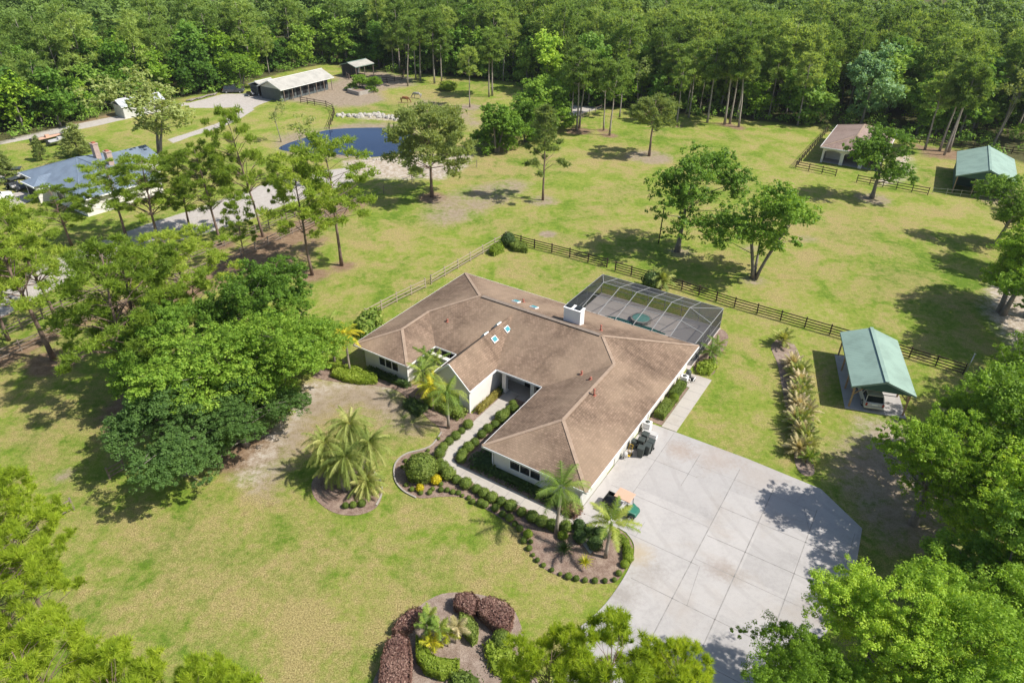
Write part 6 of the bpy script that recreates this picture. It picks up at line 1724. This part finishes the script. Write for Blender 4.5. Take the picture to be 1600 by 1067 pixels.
KH = dict(pine_spread=14, pine_thin=15, pine_umb=8.6, oak_a=14.8, oak_b=12.1, oak_c=11.7, leafy=17, silver=14, bushy=9, conifer=5, bare=11)
for k in K:
    if k.startswith('pine_tall'): KH[k] = 17
    if k.startswith('pine_near'): KH[k] = 16.5
    if k.startswith('pine_mid'): KH[k] = 16
    if k.startswith('pine_close'): KH[k] = 14.5
    if k.startswith('oak_near'): KH[k] = 11
    if k.startswith('oak_east') or k == 'oak_close': KH[k] = 13
def tree(kind, label, foot, top, rz=0, name='pine_tree', sxy=1, group=None, tilt=None):
    h = hgt(foot[0], foot[1], top)
    return plant(K[kind], name, label, 'tree', at(*foot), rz, h / KH[kind], group, sxy, tilt)
def treec(kind, label, crown, z, h, rz=0, name='oak_tree', sxy=1, group=None):
    """crown centre seen at pixel `crown`, standing at height z"""
    return plant(K[kind], name, label, 'tree', at(crown[0], crown[1], z), rz, h / KH[kind], group, sxy)
tree('pine_spread', 'spreading pine with wide flat crown in front of the pond', (675, 308), 168, .6)
tree('pine_thin', 'slim sparse pine alone on the pasture right of the spreading pine', (848, 313), 162, 2)
tree('pine_umb', 'small umbrella crowned pine with forked trunk alone on the back pasture', (1014, 244), 153, 1)
tree('oak_a', 'largest pasture oak, behind the pool cage', (1058, 393), 225, 0, 'oak_tree')
tree('oak_b', 'many stemmed oak on the pasture right of the largest oak', (1178, 435), 290, .5, 'oak_tree')
tree('oak_c', 'oak in front of the cream stable', (1362, 310), 196, 3.6, 'oak_tree')
tree('pine_mid0', 'pine with leaning trunk on the lawn, left of the pair near the drive', (488, 430), 238, .3, tilt=(0, -.07))
tree('pine_mid1', 'taller pine of the pair on the lawn, with a low right branch', (534, 415), 210, 1.9, sxy=1.05)
tree('pine_near0', 'tall pine leaning left over the fenced drive below the pond', (411, 370), 165, .5, tilt=(0, -.05), sxy=.66)
tree('pine_near1', 'pine with twin dark trunks on the far side of the fenced drive', (345, 383), 228, 2.2, sxy=.95)
tree('pine_mid2', 'slender pine between the drive fences near the lawn pines', (452, 362), 240, 1.0, sxy=.6)
tree('bare', 'nearly leafless tree left of the pond on the neighbour lawn', (440, 222), 152, .4, 'bare_tree', .8)
tree('bare', 'thin leaning tree standing at the near edge of the pond', (492, 290), 178, 2.0, 'bare_tree', 1.2)
tree('leafy', 'tall open crowned tree hiding the white storage shed', (248, 258), 104, .9, 'leafy_tree', 1.3)
tree('conifer', 'small conifer on the neighbour lawn left of the boats', (66, 251), 214, 0, 'small_conifer', 1.1)
tree('conifer', 'fuller bushy conifer right of the boats', (124, 243), 197, 1, 'small_conifer', 1.9)
tree('conifer', 'pale small tree at the left edge above the neighbour drive', (12, 283), 240, 2, 'small_conifer', 1.6)
tree('pine_near2', 'pine over the neighbour house roof, centre of the left group', (250, 388), 246, .9, sxy=1.15)
tree('pine_near0', 'pine in front of the neighbour garage, left group', (112, 384), 288, 2.5, sxy=1.35)
tree('pine_near1', 'pine hiding the right half of the neighbour house', (198, 372), 254, 4.0, sxy=1.25)
tree('pine_near0', 'pine between the hidden lane and the neighbour house, right part', (300, 372), 238, 5.1, sxy=1.0)
tree('pine_near2', 'tall pine with bare reddish trunk leaning at the left fence', (84, 562), 318, 2.8, tilt=(0, -.02), sxy=1.0)
tree('pine_near0', 'pine just behind the tall bare trunked pine at the left', (89, 500), 330, 1.2, sxy=1.0)
tree('pine_near1', 'pine at the far left edge behind the fence', (14, 532), 350, 5, sxy=.95)
tree('pine_near2', 'big pine whose crown covers the fence left of the oak clump', (212, 634), 395, .2, sxy=1.1)
tree('pine_near0', 'second big pine behind the oak clump', (232, 596), 378, 3.9, sxy=1.15)
tree('pine_near1', 'wide yellow green pine crown above the oak clump', (318, 545), 368, 1.3, sxy=1.2)
tree('pine_near2', 'pine at the left edge above the tall bare trunked pine', (30, 452), 300, 3.3, sxy=1.05)
tree('pine_mid2', 'slender pine trunk by the drive right of the wide yellow green crown', (385, 420), 300, 3.3, sxy=.8)
# oak clump on the front lawn
treec('oak_near2', 'dark fine leaved oak at the lower left of the oak clump', (268, 676), 4.6, 8.4, .3, sxy=1.12)
treec('oak_near0', 'bright green oak in the middle of the oak clump', (328, 585), 6.0, 10.6, 1.4, sxy=1.2)
treec('oak_near1', 'oak on the right side of the clump, nearest the house', (420, 560), 6.0, 10.2, 2.9, sxy=1.15)
treec('oak_near0', 'tall oak at the rear of the clump', (400, 482), 7.2, 11.8, 4.4, sxy=.95)
treec('oak_near1', 'small oak at the rear right of the clump', (462, 510), 5.0, 8.4, .8, sxy=.85)
treec('oak_near2', 'low dark oak between the clump and the sandy strip', (378, 645), 3.4, 6.6, 2.0, sxy=1.35)
treec('oak_near1', 'oak at the upper left of the clump beside the big pines', (262, 540), 6.5, 10.5, 5.2, sxy=.85)
# eastern oaks
E_ = [('oak_east1', (1580, 318), 6, 10, 'top oak on the right edge below the green barn'), ('oak_east0', (1602, 405), 7, 12, 'oak on the right edge beside the bright sandy ground'), ('oak_east2', (1608, 590), 6, 10.5, 'oak right of the carport at the end of the long fence'),
      ('oak_east0', (1572, 650), 6.5, 10.5, 'lime green oak below and right of the carport'), ('oak_east2', (1625, 700), 8, 13.5, 'tall lime green oak on the right edge level with the carport track'), ('oak_east2', (1478, 712), 7.2, 10.8, 'oak overhanging the shaded track beside the driveway corner'),
      ('oak_east0', (1602, 785), 8, 12.5, 'large oak on the right edge level with the driveway corner'), ('oak_east1', (1630, 880), 7, 12, 'darker oak low on the right edge'), ('oak_east1', (1560, 925), 4.2, 7.0, 'low dark green oak between the bottom oak and the right edge')]
for i, (k, c, z, h, lb_) in enumerate(E_): treec(k, lb_, c, z, h, i * 1.3, sxy=(1, 1, .85, .9, 1, .85, .95, 1, .8)[i])
for i, (x, y, h) in enumerate(((1650, 430, 14.5), (1622, 500, 15.5), (1648, 560, 15), (1700, 345, 13), (1672, 640, 13))):
    plant(K['oak_east%d' % (i % 3)], 'oak_tree', 'tall oak just beyond the right edge whose shadow falls on the pasture', 'tree', at(x, y), i * 2.1, h / 13, 'oaks beyond the right edge')
treec('oak_close', 'biggest lime green oak at the bottom right over the driveway', (1392, 1015), 8.0, 12.0, .5, sxy=.9)
treec('oak_close', 'lime green oak at the bottom right corner', (1540, 1062), 8.5, 12.6, 2.3)
treec('oak_close', 'lower oak crown at the bottom edge on the driveway corner', (1255, 1080), 6.0, 9.6, 4.0, sxy=.8)
treec('oak_close', 'oak filling the extreme bottom right corner', (1610, 985), 7.0, 11.5, 5.1, sxy=.8)
# nearest pines along the bottom
for i, (x, y, z, h, s_, lb_) in enumerate(((952, 1075, 10.5, 13.8, .80, 'tufted pine crown at the bottom centre over the driveway edge'), (858, 1075, 9.5, 12.8, .66, 'pine crown at the bottom beside the island bed'), (1048, 1085, 10, 13.0, .62, 'pine crown at the bottom right of centre over the concrete'),
                                     (325, 1118, 11, 13.6, .62, 'pine crown reaching up at the bottom left of centre'), (195, 1112, 11, 14, .72, 'broad pine crown at the bottom left'), (60, 1085, 11, 14.5, .75, 'pine crown in the bottom left corner'),
                                     (-20, 930, 10, 14, .80, 'pine at the left edge above the corner one'), (-8, 820, 9.5, 13.0, .80, 'bright pine crown at the left edge beside the broken fence'))):
    treec('pine_close%d' % (i % 2), lb_, (x, y), z, h, i * 1.7, 'pine_tree', s_)
# scattered tall pines along the wood edge
TP = [((1154, 199), 50), ((1140, 194), 60), ((1132, 195), 55), ((1151, 187), 66), ((1105, 192), 60), ((1076, 184), 62), ((1057, 195), 92), ((1049, 170), 68), ((1036, 157), 66), ((952, 212), 96), ((943, 204), 92), ((901, 205), 72), ((905, 201), 80), ((892, 194), 90), ((968, 184), 90),
      ((637, 135), 26), ((679, 131), 12), ((657, 126), 15), ((650, 125), 25), ((690, 129), 40), ((734, 168), 72), ((764, 152), 50), ((769, 150), 42), ((786, 127), 30), ((1482, 238), 88), ((1475, 243), 100), ((1468, 236), 96), ((1445, 234), 112), ((1246, 196), 80), ((548, 78), 10)]
for i, (f, tp) in enumerate(TP):
    tree('pine_tall%d' % (i % 3), 'tall straight pine with long bare trunk standing clear of the wood edge', f, tp, i * 1.9, group='tall pines standing clear of the wood edge', sxy=.95 + .25 * ((i * 7) % 5) / 5, tilt=((i % 3 - 1) * .02, (i % 5 - 2) * .02))
tree('silver', 'pale silvery green round tree behind the cream stable', (1345, 196), 68, 0, 'silvery_tree')
tree('bushy', 'bushy dark green tree at the left of the pair by the pasture corner', (775, 238), 160, .4, 'bushy_tree', 1.1)
tree('bushy', 'bushy tree right of the pair with two stems', (790, 232), 172, 2.1, 'bushy_tree')
tree('bushy', 'dense dark tree between the pond pasture and the sandy track', (822, 222), 160, 3.1, 'bushy_tree', 1.1)
tree('bushy', 'taller dense tree behind the dark trees at the pasture corner', (848, 205), 120, 4.1, 'bushy_tree', 1.2)
tree('bushy', 'dense round tree at the left of the sandy track', (868, 188), 135, 5.1, 'bushy_tree', 1.1)
tree('bushy', 'leafy shrub tree growing in the block planter', (563, 141), 116, .6, 'planter_tree', 1.7)
tree('bushy', 'smaller leafy shrub right of the planter', (586, 143), 119, 1.6, 'planter_tree', 1.3)
tree('bushy', 'round dark oak beside the pickup left of the barn', (378, 140), 84, 1.1, 'bushy_tree', 1.2)
shrub(BML[1], 'round_bush', 'bright low bush on the pasture near the horses', 'bush', at(700, 137, .6), 2.3, 2.2)

# ================================================================== THE WOODS
FK = {}
for i in range(4):
    FK['p%d' % i] = pine(100 + i, 16.5, 3.4, 7.0, 34, 24, .75, .20, 6, M['pine_far'], .19, 1.15, 'round', .08, 12, bark=M['bark_pale'], fork=.5, lean=((i - 1.5) * .7, 0), flat=.6)
    FK['o%d' % i] = broadleaf(110 + i, (11, 9.5, 12.5, 10)[i], (3.8, 4.2, 4.0, 3.4)[i], (1.0, .5, 2, .3)[i], 70, 84, .48, M['oak_far'], M['bark_grey'], .2, .2, 7, .85, cr=1.15, maxl=8)
FK['o4'] = broadleaf(114, 10.5, 3.8, 1.0, 60, 80, .46, M['lime'], M['bark_grey'], .2, .2, 7, .85, cr=1.15, maxl=8)
FK['o5'] = broadleaf(115, 15, 3.0, 6.0, 16, 10, .4, M['pine_grey'], M['bark_grey'], .2, .3, 6, .85, cr=.9, maxl=26, trunks=2, spread=1.6)
rng = rs(2024)
cand = []
for gx in np.arange(-190, 190, 4.4):
    for gy in np.arange(85, 262, 4.5):
        x = gx + rng.uniform(-1.9, 1.9); y = gy + rng.uniform(-1.9, 1.9)
        cand.append((x, y))
cand = np.array(cand)
dd = sdist(cand, FOREST)
sel = []
for (x, y), d in zip(cand, dd):
    if d < .8: continue
    px, py = prj(x, y, 12); qx, qy = prj(x, y, 0)
    if not (-70 < px < 1680) or py < -75: continue
    sel.append((math.hypot(x, y), x, y, d))
sel.sort()
pn = on = 0
rest = []
for dist, x, y, d in sel:
    px = prj(x, y, 0)[0]
    pp = .30 if px < 420 else (.42 if px < 800 else .62)
    if d < 7: pp *= .55
    if 1290 < px < 1400 and d < 12: continue
    isp = rng.random() < pp
    if px > 1400 and d < 22 and rng.random() < .45: continue
    reg_ = 'left of the long barn' if px < 420 else ('behind the long barn and the paddock' if px < 760 else ('behind the open pasture' if px < 1250 else 'behind the stable and the green barn'))
    if isp and pn < 290:
        k = FK['p%d' % rng.integers(0, 4)]
        plant(k, 'forest_pine', 'pine in the woods ' + reg_, 'tree', (x, y), rng.uniform(0, 6.28), rng.uniform(.72, 1.2), 'woodland pines ' + reg_, rng.uniform(.85, 1.15), (rng.normal() * .03, rng.normal() * .03)); pn += 1
    elif not isp and on < 290:
        kk = 'o4' if rng.random() < .09 else ('o5' if rng.random() < .06 else 'o%d' % rng.integers(0, 4))
        plant(FK[kk], 'forest_tree', 'broadleaf tree in the woods ' + reg_, 'tree', (x, y), rng.uniform(0, 6.28), rng.uniform(.65, 1.35), 'woodland broadleaf trees ' + reg_, rng.uniform(.9, 1.25)); on += 1
    else: rest.append((x, y, isp))
print('forest pines', pn, 'broadleaf', on, 'rest', len(rest))
# farther trees as one mass
Qs = []; Ts = []
for i, (x, y, isp) in enumerate(rest):
    r_ = rs(5000 + i)
    h = r_.uniform(13, 18.5) if isp else r_.uniform(9, 13.5)
    n = 26; zb = h * (.5 if isp else .2); rr = 3.0 if isp else 4.0
    u = unit(r_, n); u[:, 2] = np.abs(u[:, 2]) if not isp else u[:, 2]
    cl = np.array([x, y, (h + zb) / 2]) + u * np.array([rr * .75, rr * .75, (h - zb) * .42]) * r_.uniform(.6, 1, n)[:, None]
    q, t = clump_leaves(cl, np.full(n, 1.3), 26, .75, r_, .7)
    Qs.append(q); Ts.append(t * .7 + r_.uniform(0, .3))
if Qs:
    o = bpy.data.objects.new('distant_woods', fast_mesh('distant_woods', np.concatenate(Qs), np.concatenate(Ts), M['pine_far'])); COL.objects.link(o)
    tag(o, 'continuous canopy of the far woods along the top of the picture', 'woods', kind='stuff')
# undergrowth below and between the trees
C = []; 
r_ = rs(909)
cand = np.stack([r_.uniform(-170, 170, 9000), r_.uniform(85, 235, 9000)], 1)
d = sdist(cand, FOREST)
ok = (d > -0.6) & (d < 32)
pts = cand[ok]; dk = d[ok]
keep = []
for (x, y), k in zip(pts, dk):
    px, py = prj(x, y, 1)
    keep.append(-60 < px < 1660 and py > -40 and r_.random() < (1.0 if k < 8 else .6))
pts = pts[np.array(keep)]
print('undergrowth', len(pts))
cl = np.concatenate([pts, r_.uniform(.3, 1.5, len(pts))[:, None]], 1)
q, t = clump_leaves(cl, r_.uniform(.7, 1.7, len(pts)), 42, .42, r_, .8)
o = bpy.data.objects.new('undergrowth', fast_mesh('undergrowth', q, t, M['oak_far'])); COL.objects.link(o)
tag(o, 'low green undergrowth along and under the wood edge', 'undergrowth', kind='stuff')
print('objects', len(bpy.data.objects))
# ================================================================== AIR
hm, hnt, hout = newmat('haze')
pv = hnt.nodes.new('ShaderNodeVolumePrincipled')
pv.inputs['Color'].default_value = (0.90, 0.94, 1.0, 1)
pv.inputs['Density'].default_value = 0.00009
pv.inputs['Anisotropy'].default_value = 0.2
hnt.links.new(pv.outputs[0], hout.inputs['Volume'])
hb_ = MB(); hb_.box((0, 200, 20.5), (2860, 2860, 43))
ho = hb_.build('haze', hm)
tag(ho, kind='stuff')
